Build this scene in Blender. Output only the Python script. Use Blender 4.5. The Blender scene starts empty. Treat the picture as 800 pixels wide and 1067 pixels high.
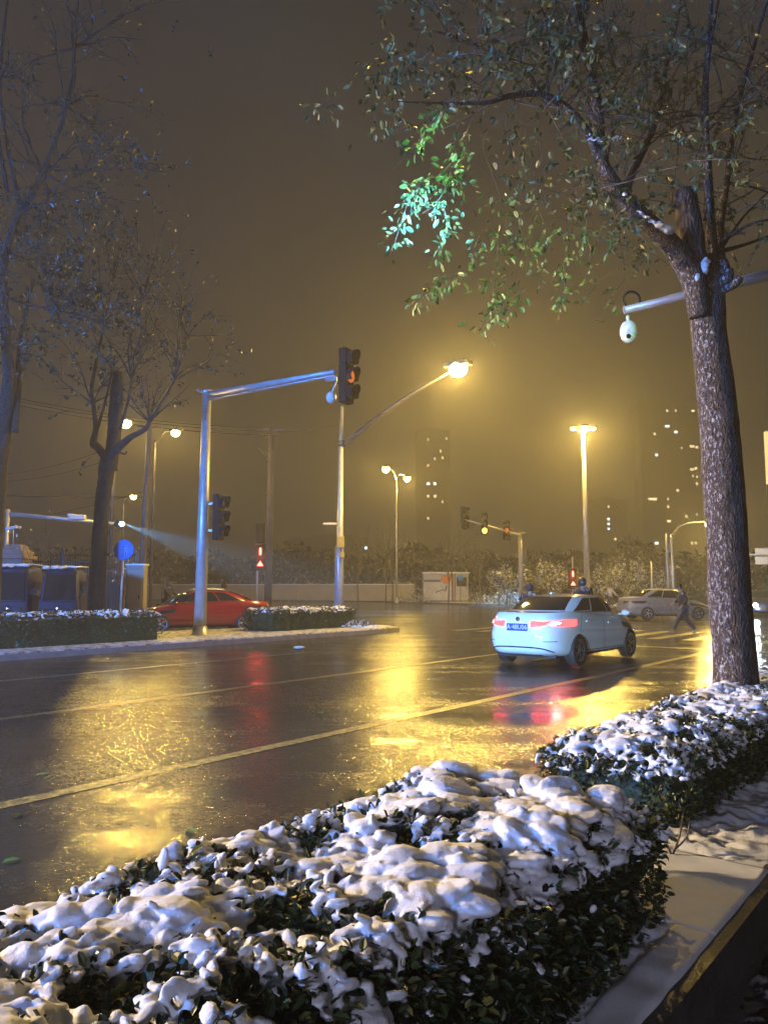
import bpy, bmesh, math, random
import numpy as np
from mathutils import Vector, Matrix, noise
random.seed(7); RNG = np.random.default_rng(11)
PI = math.pi
sc = bpy.context.scene
COL = sc.collection
# ------------------------------------------------------------------ camera
F = 800.0; H = 1.6; TH = math.atan((612-533.5)/F)
CAM = Vector((0, 0, H))
cd = bpy.data.cameras.new('camera'); cam = bpy.data.objects.new('camera', cd); COL.objects.link(cam)
cam.location = CAM; cam.rotation_euler = (PI/2+TH, 0, 0)
cd.sensor_fit = 'HORIZONTAL'; cd.sensor_width = 36; cd.lens = 36.0; cd.clip_end = 2000; cd.clip_start = 0.05
sc.camera = cam
def ray(px, py):
    v = 533.5-py
    return Vector((px-400, F*math.cos(TH)-v*math.sin(TH), F*math.sin(TH)+v*math.cos(TH)))
def G(px, py, z=0.0):
    r = ray(px, py); return CAM + r*((z-H)/r.z)
def P(px, py, Y):
    r = ray(px, py); return CAM + r*(Y/r.y)
D = Vector((.628, .778, 0)); N = Vector((-.778, .628, 0))
def RD(d, n, z=0.0): return D*d + N*n + Vector((0, 0, z))
ROADANG = math.atan2(D.y, D.x)
# ------------------------------------------------------------------ render settings
sc.view_settings.view_transform = 'Standard'; sc.view_settings.look = 'None'
sc.view_settings.exposure = 0.0; sc.view_settings.gamma = 1.0
sc.cycles.use_denoising = True
try: sc.cycles.denoiser = 'OPENIMAGEDENOISE'
except Exception: pass
sc.cycles.max_bounces = 6; sc.cycles.diffuse_bounces = 2; sc.cycles.glossy_bounces = 3
sc.cycles.transmission_bounces = 4; sc.cycles.volume_bounces = 1; sc.cycles.transparent_max_bounces = 8
sc.cycles.sample_clamp_indirect = 4.0; sc.cycles.caustics_reflective = False; sc.cycles.caustics_refractive = False
sc.cycles.use_light_tree = True
# ------------------------------------------------------------------ mesh collector
class MB:
    def __init__(s): s.v = []; s.f = []; s.sm = []
    def add(s, vs, fs, smooth=False):
        o = len(s.v); s.v += [Vector(v) for v in vs]
        s.f += [tuple(i+o for i in f) for f in fs]; s.sm += [smooth]*len(fs); return s
    def box(s, c, size, R=None, bev=0.0):
        c = Vector(c); hx, hy, hz = size[0]/2, size[1]/2, size[2]/2
        if bev > 0:
            b = min(bev, hx*.45, hy*.45, hz*.45)
            bm = bmesh.new(); bmesh.ops.create_cube(bm, size=1)
            for v in bm.verts: v.co = Vector((v.co.x*2*hx, v.co.y*2*hy, v.co.z*2*hz))
            bmesh.ops.bevel(bm, geom=bm.edges[:], offset=b, segments=2, affect='EDGES', profile=.6)
            vs = [v.co.copy() for v in bm.verts]; bm.verts.index_update()
            fs = [[v.index for v in f.verts] for f in bm.faces]; bm.free()
        else:
            vs = [Vector((x*hx, y*hy, z*hz)) for x in (-1, 1) for y in (-1, 1) for z in (-1, 1)]
            fs = [(0,1,3,2),(4,6,7,5),(0,4,5,1),(2,3,7,6),(0,2,6,4),(1,5,7,3)]
        if R is not None: vs = [R @ v for v in vs]
        return s.add([v+c for v in vs], fs)
    def tube(s, pts, rad, n=8, cap=True, rough=0.0, smooth=True):
        pts = [Vector(p) for p in pts]
        if not hasattr(rad, '__len__'): rad = [rad]*len(pts)
        t0 = (pts[1]-pts[0]).normalized()
        up = Vector((0, 0, 1)) if abs(t0.z) < .9 else Vector((1, 0, 0))
        u = t0.cross(up).normalized(); o = len(s.v); L = len(pts)
        for i, p in enumerate(pts):
            t = (pts[min(i+1, L-1)]-pts[max(i-1, 0)]).normalized()
            u = (u - t*u.dot(t)); u = u.normalized() if u.length > 1e-6 else t.orthogonal().normalized()
            w = t.cross(u)
            for k in range(n):
                a = 2*PI*k/n; d = u*math.cos(a)+w*math.sin(a); r = rad[i]
                if rough: r *= 1+rough*noise.noise((p+d*rad[i])*4.0)+rough*.5*noise.noise((p+d*rad[i])*14.0)
                s.v.append(p+d*r)
        for i in range(L-1):
            for k in range(n):
                a = o+i*n+k; b = o+i*n+(k+1) % n
                s.f.append((a, b, b+n, a+n)); s.sm.append(smooth)
        if cap:
            s.f.append(tuple(o+k for k in range(n))[::-1]); s.sm.append(False)
            s.f.append(tuple(o+(L-1)*n+k for k in range(n))); s.sm.append(False)
        return s
    def cyl(s, a, b, r, n=12, r2=None): return s.tube([a, b], [r, r if r2 is None else r2], n)
    def lathe(s, prof, c=(0,0,0), n=24, R=None, smooth=True):
        c = Vector(c); vs = []; fs = []
        for r, z in prof:
            for k in range(n):
                a = 2*PI*k/n; v = Vector((r*math.cos(a), r*math.sin(a), z))
                vs.append((R @ v if R is not None else v)+c)
        for i in range(len(prof)-1):
            for k in range(n):
                a = i*n+k; b = i*n+(k+1) % n; fs.append((a, b, b+n, a+n))
        fs.append(tuple(range(n))[::-1]); fs.append(tuple((len(prof)-1)*n+k for k in range(n)))
        return s.add(vs, fs, smooth)
    def ball(s, c, r, n=12, R=None):
        if not hasattr(r, '__len__'): r = (r, r, r)
        c = Vector(c); vs = []; fs = []; m = n//2
        vs.append(Vector((0, 0, r[2])))
        for i in range(1, m):
            t = PI*i/m
            for k in range(n):
                a = 2*PI*k/n; vs.append(Vector((r[0]*math.sin(t)*math.cos(a), r[1]*math.sin(t)*math.sin(a), r[2]*math.cos(t))))
        vs.append(Vector((0, 0, -r[2])))
        for k in range(n): fs.append((0, 1+k, 1+(k+1) % n))
        for i in range(m-2):
            for k in range(n):
                a = 1+i*n+k; b = 1+i*n+(k+1) % n; fs.append((a, a+n, b+n, b))
        l = len(vs)-1; o = 1+(m-2)*n
        for k in range(n): fs.append((l, o+(k+1) % n, o+k))
        if R is not None: vs = [R @ v for v in vs]
        return s.add([v+c for v in vs], fs, True)
    def prism(s, poly, z0, z1):
        n = len(poly); vs = [Vector((p[0], p[1], z0)) for p in poly]+[Vector((p[0], p[1], z1)) for p in poly]
        return s.add(vs, [tuple(range(n))[::-1], tuple(range(n, 2*n))]+[(i, (i+1) % n, (i+1) % n+n, i+n) for i in range(n)])
    def quad(s, a, b, c, d): return s.add([a, b, c, d], [(0, 1, 2, 3)])
    def grid(s, fn, na, nb, smooth=True):
        vs = [fn(i/na, j/nb) for i in range(na+1) for j in range(nb+1)]
        fs = [(i*(nb+1)+j, (i+1)*(nb+1)+j, (i+1)*(nb+1)+j+1, i*(nb+1)+j+1) for i in range(na) for j in range(nb)]
        return s.add(vs, fs, smooth)
def rz(a): return Matrix.Rotation(a, 3, 'Z')
def rx(a): return Matrix.Rotation(a, 3, 'X')
def ry(a): return Matrix.Rotation(a, 3, 'Y')
def aim(t):
    """rotation taking +Z to direction t"""
    return Vector(t).to_track_quat('Z', 'Y').to_matrix()
# ------------------------------------------------------------------ objects
def part(name, mb, m, parent=None, world=True):
    me = bpy.data.meshes.new(name)
    vs = mb.v
    if parent is not None and world:
        R = rz(-parent.rotation_euler.z); L = parent.location
        pa = parent.parent
        if pa is not None: R = rz(-pa.rotation_euler.z); L = pa.location
        vs = [R @ (v-L) for v in vs]
    me.from_pydata([tuple(v) for v in vs], [], mb.f)
    me.polygons.foreach_set('use_smooth', mb.sm); me.update()
    me.materials.append(m)
    o = bpy.data.objects.new(name, me); COL.objects.link(o)
    if parent is not None: o.parent = parent
    return o
def thing(name, label, cat, loc=(0,0,0), rotz=0.0, group=None):
    o = bpy.data.objects.new(name, None); COL.objects.link(o); o.empty_display_size = .3
    o.location = loc; o.rotation_euler = (0, 0, rotz); o['label'] = label; o['category'] = cat
    if group: o['group'] = group
    return o
def tag(o, label, cat, group=None):
    o['label'] = label; o['category'] = cat
    if group: o['group'] = group
    return o
def struct(name, mb, m):
    o = part(name, mb, m); o['kind'] = 'structure'; return o
def copy_tree(o, loc, rotz, label, parent=None):
    c = o.copy(); COL.objects.link(c)
    if parent is None:
        c.location = loc; c.rotation_euler = (0, 0, rotz); c['label'] = label
    else: c.parent = parent
    for ch in list(o.children): copy_tree(ch, None, None, None, c)
    return c
def np_mesh(name, V, quads, m, parent=None, smooth=False, tri=False):
    """V (n,3) world, quads (k,4) int"""
    me = bpy.data.meshes.new(name); n = len(V); k = len(quads); w = quads.shape[1]
    if parent is not None: V = V - np.array(parent.location)[None]
    me.vertices.add(n); me.vertices.foreach_set('co', V.astype(np.float32).ravel())
    me.loops.add(k*w); me.loops.foreach_set('vertex_index', quads.astype(np.int32).ravel())
    me.polygons.add(k); me.polygons.foreach_set('loop_start', np.arange(0, k*w, w, dtype=np.int32))
    try: me.polygons.foreach_set('loop_total', np.full(k, w, dtype=np.int32))
    except Exception: pass
    me.polygons.foreach_set('use_smooth', np.full(k, smooth)); me.update(calc_edges=True); me.validate()
    me.materials.append(m); o = bpy.data.objects.new(name, me); COL.objects.link(o)
    if parent is not None: o.parent = parent
    return o
def leaves_np(pos, dirs, ups, size, aspect=.5, fold=.25):
    """folded oval leaves: 6 verts, 2 quads each"""
    n = len(pos); d = dirs/np.linalg.norm(dirs, axis=1, keepdims=True)
    s = np.cross(d, ups); s /= np.maximum(np.linalg.norm(s, axis=1, keepdims=True), 1e-6)
    u = np.cross(s, d); L = np.asarray(size)[:, None]
    w = L*aspect*.5; out = np.empty((n, 6, 3))
    out[:, 0] = pos
    out[:, 1] = pos+d*L*.32+s*w*.95+u*w*fold
    out[:, 2] = pos+d*L*.75+s*w*.72+u*w*fold*.8
    out[:, 3] = pos+d*L-u*L*.06
    out[:, 4] = pos+d*L*.75-s*w*.72+u*w*fold*.8
    out[:, 5] = pos+d*L*.32-s*w*.95+u*w*fold
    q = np.array([[0, 1, 2, 3], [0, 3, 4, 5]])[None]+(np.arange(n)*6)[:, None, None]
    return out.reshape(-1, 3), q.reshape(-1, 4)
# ------------------------------------------------------------------ materials
def newmat(name):
    m = bpy.data.materials.new(name); m.use_nodes = True; nt = m.node_tree
    return m, nt, nt.nodes['Principled BSDF']
def nd(nt, t, **kw):
    n = nt.nodes.new(t)
    for k, v in kw.items():
        if k.startswith('i_'): n.inputs[k[2:].replace('_', ' ')].default_value = v
        else: setattr(n, k, v)
    return n
def ramp(nt, src, stops):
    r = nt.nodes.new('ShaderNodeValToRGB'); e = r.color_ramp.elements
    while len(e) < len(stops): e.new(.5)
    for el, (p, c) in zip(e, stops):
        el.position = p; el.color = (c[0], c[1], c[2], 1) if hasattr(c, '__len__') else (c, c, c, 1)
    nt.links.new(src, r.inputs[0]); return r.outputs[0]
def noise_n(nt, scale, detail=4, rough=.6, vec=None):
    n = nd(nt, 'ShaderNodeTexNoise'); n.inputs['Scale'].default_value = scale
    n.inputs['Detail'].default_value = detail; n.inputs['Roughness'].default_value = rough
    if vec is None:
        tc = nd(nt, 'ShaderNodeTexCoord'); vec = tc.outputs['Object']
    nt.links.new(vec, n.inputs['Vector']); return n.outputs['Fac']
def bump(nt, b, h, strength, dist):
    n = nd(nt, 'ShaderNodeBump'); n.inputs['Strength'].default_value = strength; n.inputs['Distance'].default_value = dist
    nt.links.new(h, n.inputs['Height']); nt.links.new(n.outputs[0], b.inputs['Normal']); return n
def mat(name, c, rough=.5, metal=0.0, var=.15, scale=6.0, bs=0.0, bscale=40, spec=None, coat=0.0, c2=None):
    m, nt, b = newmat(name)
    c2 = c2 or tuple(x*(1-var*2) for x in c)
    col = ramp(nt, noise_n(nt, scale, 5), [(.3, c2), (.65, c)]); nt.links.new(col, b.inputs['Base Color'])
    r = ramp(nt, noise_n(nt, scale*2.3, 3), [(.3, max(.02, rough*.8)), (.7, min(1, rough*1.2))]); nt.links.new(r, b.inputs['Roughness'])
    b.inputs['Metallic'].default_value = metal
    if spec is not None: b.inputs['Specular IOR Level'].default_value = spec
    if coat: b.inputs['Coat Weight'].default_value = coat; b.inputs['Coat Roughness'].default_value = .05
    if bs: bump(nt, b, noise_n(nt, bscale, 4), bs, .01)
    return m
def emit(name, c, s, base=(.02,.02,.02)):
    m, nt, b = newmat(name); b.inputs['Base Color'].default_value = (*base, 1)
    b.inputs['Emission Color'].default_value = (*c, 1); b.inputs['Emission Strength'].default_value = s; return m
M = {}
def asphalt_mat():
    m, nt, b = newmat('wet_asphalt')
    tc = nd(nt, 'ShaderNodeTexCoord')
    big = noise_n(nt, .35, 5, .6, tc.outputs['Object'])
    fine = noise_n(nt, 24, 5, .78, tc.outputs['Object'])
    col = nd(nt, 'ShaderNodeMix', data_type='RGBA')
    nt.links.new(fine, col.inputs['Factor']); col.inputs['A'].default_value = (.012,.012,.013,1); col.inputs['B'].default_value = (.05,.048,.045,1)
    nt.links.new(col.outputs['Result'], b.inputs['Base Color'])
    # long streaks worn by tyres along the road
    mp = nd(nt, 'ShaderNodeMapping'); mp.inputs['Rotation'].default_value = (0, 0, -ROADANG); mp.inputs['Scale'].default_value = (.08, 1.1, 1)
    nt.links.new(tc.outputs['Object'], mp.inputs[0])
    streak = noise_n(nt, 1.0, 4, .6, mp.outputs[0])
    mx = nd(nt, 'ShaderNodeMath', operation='ADD'); nt.links.new(big, mx.inputs[0]); nt.links.new(streak, mx.inputs[1])
    r = ramp(nt, mx.outputs[0], [(.72, .07), (.95, .17), (1.0, .26)])
    mh = nd(nt, 'ShaderNodeMath', operation='MULTIPLY'); nt.links.new(mx.outputs[0], mh.inputs[0]); mh.inputs[1].default_value = .5
    r = ramp(nt, mh.outputs[0], [(.42, .035), (.5, .07), (.6, .16)])
    # stone chips stand out of the water film: rough tops in a mirror-smooth film
    chip = noise_n(nt, 30, 2, .5, tc.outputs['Object']); chip2 = noise_n(nt, 5.5, 4, .7, tc.outputs['Object'])
    ca = nd(nt, 'ShaderNodeMath', operation='MULTIPLY_ADD'); nt.links.new(chip2, ca.inputs[0]); ca.inputs[1].default_value = .55; nt.links.new(chip, ca.inputs[2])
    cr = ramp(nt, ca.outputs[0], [(.70, 0.0), (.89, .20)])
    ra = nd(nt, 'ShaderNodeMath', operation='ADD'); nt.links.new(r, ra.inputs[0]); nt.links.new(cr, ra.inputs[1])
    nt.links.new(ra.outputs[0], b.inputs['Roughness']); b.inputs['Specular IOR Level'].default_value = .5
    st = ramp(nt, mh.outputs[0], [(.40, .12), (.50, .7), (.58, 1.0)])
    med = noise_n(nt, 6, 3, .6, tc.outputs['Object'])
    h = nd(nt, 'ShaderNodeMath', operation='MULTIPLY_ADD'); nt.links.new(med, h.inputs[0]); h.inputs[1].default_value = 1.6; nt.links.new(fine, h.inputs[2])
    bn = nd(nt, 'ShaderNodeBump'); bn.inputs['Distance'].default_value = .005; nt.links.new(h.outputs[0], bn.inputs['Height'])
    nt.links.new(st, bn.inputs['Strength']); nt.links.new(bn.outputs[0], b.inputs['Normal'])
    return m
def paint_mat(name, c):
    m, nt, b = newmat(name)
    n = noise_n(nt, 14, 6, .75); col = ramp(nt, n, [(.43, (.035,.035,.033)), (.60, c)])
    nt.links.new(col, b.inputs['Base Color']); b.inputs['Roughness'].default_value = .38
    bump(nt, b, noise_n(nt, 40, 2), .5, .004); return m
def snow_mat(name='snow', c=(.86,.87,.9), dirt=None, lo=.35, hi=.6):
    m, nt, b = newmat(name)
    if dirt:
        col = ramp(nt, noise_n(nt, 5, 8, .72), [(lo, dirt), (hi, c)]); nt.links.new(col, b.inputs['Base Color'])
    else:
        col = ramp(nt, noise_n(nt, 9, 4), [(.3, tuple(x*.93 for x in c)), (.6, c)]); nt.links.new(col, b.inputs['Base Color'])
    b.inputs['Roughness'].default_value = .55; b.inputs['Specular IOR Level'].default_value = .25
    bump(nt, b, noise_n(nt, 120, 6, .75), .6, .006); return m
def leaf_mat(name, stops, rough=.35, bs=True):
    m, nt, b = newmat(name); g = nd(nt, 'ShaderNodeNewGeometry')
    col = ramp(nt, g.outputs['Random Per Island'], stops); nt.links.new(col, b.inputs['Base Color'])
    b.inputs['Roughness'].default_value = rough; return m
def bark_mat(name, c1, c2, frost=0.0, side=(-1,-.4,0), scale=1.0):
    m, nt, b = newmat(name); tc = nd(nt, 'ShaderNodeTexCoord')
    mp = nd(nt, 'ShaderNodeMapping'); mp.inputs['Scale'].default_value = (1, 1, .45); nt.links.new(tc.outputs['Object'], mp.inputs[0])
    v = nd(nt, 'ShaderNodeTexVoronoi', feature='DISTANCE_TO_EDGE'); v.inputs['Scale'].default_value = 30*scale; wn = nd(nt, 'ShaderNodeTexNoise'); wn.inputs['Scale'].default_value = 9; nt.links.new(mp.outputs[0], wn.inputs['Vector']); wa = nd(nt, 'ShaderNodeVectorMath', operation='MULTIPLY_ADD'); nt.links.new(wn.outputs['Color'], wa.inputs[0]); wa.inputs[1].default_value = (.12,.12,.12); nt.links.new(mp.outputs[0], wa.inputs[2]); nt.links.new(wa.outputs[0], v.inputs['Vector'])
    n = noise_n(nt, 18*scale, 8, .7, mp.outputs[0]); n2 = noise_n(nt, 42*scale, 6, .8, mp.outputs[0])
    a = nd(nt, 'ShaderNodeMath', operation='MULTIPLY_ADD'); nt.links.new(v.outputs['Distance'], a.inputs[0]); a.inputs[1].default_value = 1.5; nt.links.new(n, a.inputs[2])
    col = ramp(nt, n, [(.35, c1), (.65, c2)]); h = a.outputs[0]
    ck = ramp(nt, v.outputs['Distance'], [(.0, .35), (.22, 1.0)]); mc = nd(nt, 'ShaderNodeMix', data_type='RGBA', blend_type='MULTIPLY'); mc.inputs['Factor'].default_value = .6
    nt.links.new(col, mc.inputs['A']); nt.links.new(ck, mc.inputs['B']); col = mc.outputs['Result']
    if frost:
        g = nd(nt, 'ShaderNodeNewGeometry'); dp = nd(nt, 'ShaderNodeVectorMath', operation='DOT_PRODUCT')
        nt.links.new(g.outputs['Normal'], dp.inputs[0]); s = Vector(side).normalized(); dp.inputs[1].default_value = s
        f1 = ramp(nt, dp.outputs['Value'], [(0.0, 0.0), (.75, 1.0)])
        add = nd(nt, 'ShaderNodeMath', operation='MULTIPLY_ADD'); nt.links.new(f1, add.inputs[0]); add.inputs[1].default_value = frost; nt.links.new(n2, add.inputs[2])
        mk = ramp(nt, add.outputs[0], [(.70, 0.0), (.76, 1.0)])
        mx = nd(nt, 'ShaderNodeMix', data_type='RGBA'); nt.links.new(mk, mx.inputs['Factor']); nt.links.new(col, mx.inputs['A']); mx.inputs['B'].default_value = (.55,.53,.56,1)
        col = mx.outputs['Result']
    nt.links.new(col, b.inputs['Base Color']); b.inputs['Roughness'].default_value = .8
    bump(nt, b, h, 1.0, .035); return m
def glass_mat(name='dark_glass', c=(.01,.012,.014)):
    m, nt, b = newmat(name); b.inputs['Base Color'].default_value = (*c, 1)
    r = ramp(nt, noise_n(nt, 30, 5, .7), [(.4, .03), (.7, .12)]); nt.links.new(r, b.inputs['Roughness'])
    b.inputs['Specular IOR Level'].default_value = .9; bump(nt, b, noise_n(nt, 90, 2), .15, .003); return m
SOD = (1.0, .56, .12)
M.update(
 asphalt=asphalt_mat(), white_line=paint_mat('white_road_paint', (.36,.36,.34)), yellow_line=paint_mat('yellow_road_paint', (.42,.32,.10)),
 snow=snow_mat(), snow_dirty=snow_mat('trodden_snow', (.72,.73,.76), (.05,.045,.04), .38, .55), snow_bed=snow_mat('bed_snow', (.8,.81,.84), (.10,.085,.07), .33, .47),
 stone=mat('kerb_stone', (.30,.28,.26), .6, bs=.4, bscale=60, scale=4), concrete=mat('concrete', (.33,.31,.28), .7, bs=.3, scale=2),
 paving=mat('wet_paving', (.11,.10,.095), .25, bs=.4, scale=1.5, var=.25), soil=mat('soil', (.04,.032,.025), .9, bs=.8, bscale=30),
 pole=mat('galvanised_pole', (.52,.53,.55), .38, .35, scale=3), pole_dark=mat('dark_pole', (.09,.085,.09), .5, .2), wood_pole=mat('concrete_pole', (.09,.075,.075), .75, bs=.4, bscale=20),
 black=mat('black_plastic', (.010,.010,.011), .75, var=.1, spec=.25), rubber=mat('tyre_rubber', (.02,.02,.02), .7), alloy=mat('wheel_alloy', (.55,.55,.57), .3, .9, scale=12),
 glass=glass_mat(), lens_off=mat('dull_lens', (.06,.05,.03), .2), chrome=mat('chrome', (.7,.7,.72), .15, 1.0),
 white_paint=mat('white_car_paint', (.80,.82,.84), .14, coat=1.0, var=.03, scale=2), red_paint=mat('red_car_paint', (.30,.010,.008), .22, coat=1.0, var=.05, scale=2),
 blue_sign=mat('blue_sign_paint', (.02,.26,.85), .4, scale=5, var=.05), white_sign=mat('white_sign_paint', (.75,.75,.75), .4, var=.04),
 navy=mat('navy_body_paint', (.006,.010,.04), .4, coat=.2), wall=mat('painted_wall', (.42,.38,.32), .8, scale=.8, var=.1, bs=.3, bscale=8),
 iron=mat('black_iron', (.02,.02,.024), .45, .3), brick=mat('pillar_stone', (.30,.24,.22), .8, bs=.5, bscale=15), tower=mat('tower_concrete', (.25,.23,.20), .9, scale=.1),
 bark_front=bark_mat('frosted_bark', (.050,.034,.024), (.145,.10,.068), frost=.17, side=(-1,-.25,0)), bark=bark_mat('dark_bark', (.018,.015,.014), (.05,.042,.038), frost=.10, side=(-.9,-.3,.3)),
 stump=bark_mat('peeled_stump', (.055,.038,.026), (.12,.08,.055), scale=.5), twig=mat('twig_bark', (.14,.11,.085), .7, var=.3), twig_dark=mat('dark_twig', (.035,.032,.032), .8, var=.3), twig_snow=snow_mat('snowed_twig', (.6,.6,.6), (.08,.06,.05), .4, .55),
 hedge_leaf=leaf_mat('hedge_leaf', [(0, (.008,.016,.008)), (.55, (.020,.040,.016)), (.85, (.055,.08,.025)), (1, (.24,.21,.06))], .38),
 hedge_leaf2=leaf_mat('hedge_leaf_fine', [(0, (.010,.022,.010)), (.6, (.03,.06,.022)), (1, (.08,.10,.04))], .4),
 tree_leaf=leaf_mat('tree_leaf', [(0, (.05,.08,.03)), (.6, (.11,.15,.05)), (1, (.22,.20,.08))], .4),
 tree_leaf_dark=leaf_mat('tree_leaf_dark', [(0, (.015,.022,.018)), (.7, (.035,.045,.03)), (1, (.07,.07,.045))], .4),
 snow_leaf=leaf_mat('snowed_leaf', [(0, (.05,.06,.03)), (.45, (.12,.13,.06)), (.62, (.6,.6,.58)), (1, (.75,.75,.75))], .6),
 jacket=mat('dark_jacket', (.022,.024,.04), .75, bs=.3), jeans=mat('blue_jeans', (.07,.11,.19), .8), skin=mat('skin', (.45,.28,.2), .5, var=.03), hair=mat('dark_hair', (.012,.01,.009), .6),
 shoe=mat('pale_shoe', (.65,.7,.75), .5), helmet=mat('dark_helmet', (.03,.03,.035), .3),
 plate_blue=mat('plate_blue', (.01,.03,.35), .35, var=.03), red_strip=mat('red_band', (.45,.03,.02), .5), yellow_box=mat('yellow_box', (.55,.40,.05), .5),
 tail=emit('tail_light', (1.0,.02,.02), 14, (.3,.01,.01)), tail_core=emit('brake_lamp', (1.0,.20,.16), 170), head=emit('head_lamp', (1.0,.85,.6), 6, (.4,.4,.4)),
 head_white=emit('white_head_lamp', (.65,.9,1.0), 260), sod_lens=emit('sodium_lens', (1.0,.74,.22), 160), sod_far=emit('far_sodium_lens', (1.0,.72,.24), 30),
 red_led=emit('red_signal', (1.0,.09,.05), 14), amber_led=emit('amber_signal', (1.0,.62,.05), 8), amber_dim=emit('orange_signal', (1.0,.22,.03), .7),
)
# ------------------------------------------------------------------ world: murky night sky over a lit town
w = bpy.data.worlds.new('World'); sc.world = w; w.use_nodes = True; nt = w.node_tree; bg = nt.nodes['Background']
sky = nt.nodes.new('ShaderNodeTexSky'); sky.sky_type = 'NISHITA'; sky.sun_disc = False; sky.sun_elevation = math.radians(-9); sky.sun_rotation = math.radians(200)
tc = nt.nodes.new('ShaderNodeTexCoord'); sx = nt.nodes.new('ShaderNodeSeparateXYZ'); nt.links.new(tc.outputs['Generated'], sx.inputs[0])
glow = ramp(nt, sx.outputs['Z'], [(0.0, (.044,.035,.024)), (.15, (.040,.034,.027)), (.5, (.034,.031,.031)), (1.0, (.026,.026,.030))])
addc = nt.nodes.new('ShaderNodeMix'); addc.data_type = 'RGBA'; addc.blend_type = 'ADD'; addc.inputs['Factor'].default_value = .05
nt.links.new(glow, addc.inputs['A']); nt.links.new(sky.outputs[0], addc.inputs['B']); nt.links.new(addc.outputs['Result'], bg.inputs[0]); bg.inputs[1].default_value = .9
# ------------------------------------------------------------------ haze
HZ = MB().box((0, 235, 75.0), (700, 690, 154)); hz = part('haze', HZ, M['snow']); hz['kind'] = 'stuff'
hm = bpy.data.materials.new('haze'); hm.use_nodes = True; ht = hm.node_tree; ht.nodes.remove(ht.nodes['Principled BSDF'])
pv = ht.nodes.new('ShaderNodeVolumePrincipled'); pv.inputs['Color'].default_value = (.9,.9,.92,1); pv.inputs['Density'].default_value = .0026; pv.inputs['Anisotropy'].default_value = .55
ht.links.new(pv.outputs[0], ht.nodes['Material Output'].inputs['Volume']); hz.data.materials[0] = hm
SOD = (1.0,.64,.13)
# ------------------------------------------------------------------ lamps
def lamp(pos, c, W, r=.15, name='lamp_light', parent=None):
    l = bpy.data.lights.new(name, 'POINT'); l.color = c; l.energy = W; l.shadow_soft_size = r
    o = bpy.data.objects.new(name, l); COL.objects.link(o); o.location = Vector(pos)-(parent.location if parent else Vector((0,0,0))); o.parent = parent; return o
def spot(pos, tgt, c, W, ang, r=.1, blend=.3, name='spot_light', parent=None):
    l = bpy.data.lights.new(name, 'SPOT'); l.color = c; l.energy = W; l.shadow_soft_size = r; l.spot_size = math.radians(ang); l.spot_blend = blend
    o = bpy.data.objects.new(name, l); COL.objects.link(o); o.rotation_euler = (Vector(tgt)-Vector(pos)).to_track_quat('-Z', 'Y').to_euler()
    o.location = Vector(pos)-(parent.location if parent else Vector((0,0,0))); o.parent = parent; return o
# ------------------------------------------------------------------ ground, roads, kerbs
struct('road', MB().quad((-280,-100,0),(280,-100,0),(280,400,0),(-280,400,0)), M['asphalt'])
def strip(d0, d1, n0, n1, z): return MB().quad(RD(d0,n0,z), RD(d1,n0,z), RD(d1,n1,z), RD(d0,n1,z))
mk = MB()
def line(mb, d0, d1, n, w, z=.004, n1=None):
    n1 = n if n1 is None else n1
    mb.quad(RD(d0,n-w/2,z), RD(d1,n1-w/2,z), RD(d1,n1+w/2,z), RD(d0,n+w/2,z))
struct('lane_line', (lambda m_: (line(m_, -20, 20.6, 5.85, .17), m_)[1])(MB()), M['yellow_line'])
yl = MB(); line(yl, -20, 15.6, 9.62, .16); struct('centre_line', yl, M['yellow_line'])
fl = MB()
line(fl, -20, 14, 13.5, .10); line(fl, 15, 21, 8.0, .12); line(fl, 15.5, 20.6, 9.62, .12)
struct('faint_lane_line', fl, M['white_line'])
sl = MB(); sl.quad(RD(20.6,3.2,.008), RD(20.95,3.2,.008), RD(20.95,9.7,.008), RD(20.6,9.7,.008)); struct('stop_line', sl, M['white_line'])
zb = MB()
for i in range(13): line(zb, 24.0, 28.6, 3.4+i*1.05, .42)
struct('zebra_crossing', zb, M['white_line'])
ar = MB()
for k in range(6): line(ar, 40+k*5, 43+k*5, 12, .15); line(ar, 34, 60, 3.0, .15)
line(ar, 31.5, 31.8, 10, 14)
struct('distant_road_marking', MB().quad((-30,60,.004),(30,44,.004),(30,44.3,.004),(-30,60.3,.004)), M['white_line'])
# far side: kerbed island with hedges, then service road
isl = [RD(-25,17.1), RD(21.3,17.1), RD(22.6,17.5), RD(23.2,18.4), RD(23.0,19.6), RD(21.5,20.6), RD(16.5,21.6), RD(12.5,21.6), RD(-25,21.6)]
mi = MB(); mi.prism([(p.x,p.y) for p in isl], -.02, .13); struct('far_kerb', mi, M['stone'])
ins = []
cx = RD(5,19.2)
for p in isl: ins.append(p + (Vector((cx.x,cx.y,0))-p).normalized()*.18)
mi = MB(); mi.prism([(p.x,p.y) for p in ins], -.02, .165); struct('island_ground', mi, M['snow_dirty'])
# far pavement behind the crossing
fp = [(-120,112),(-40,104),(-7,92),(-2.5,86),(9.6,66),(17,58.5),(30,56),(60,62),(130,80),(130,200),(-120,200)]
mi = MB(); mi.prism(fp, -.02, .13); struct('far_pavement', mi, M['paving'])
mi = MB(); mi.prism([(-120,114),(-40,106),(-6.8,94.5),(-1.8,88),(10.2,68),(17.5,60.4),(30,58.2),(60,64),(130,82),(130,86),(60,68),(30,63),(19,65),(12,73),(1,90),(-5,98),(-40,110),(-120,118)], -.02, .16)
struct('far_verge', mi, snow_mat('verge_snow', (.7,.7,.7), (.06,.05,.035), .36, .5))
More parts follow.
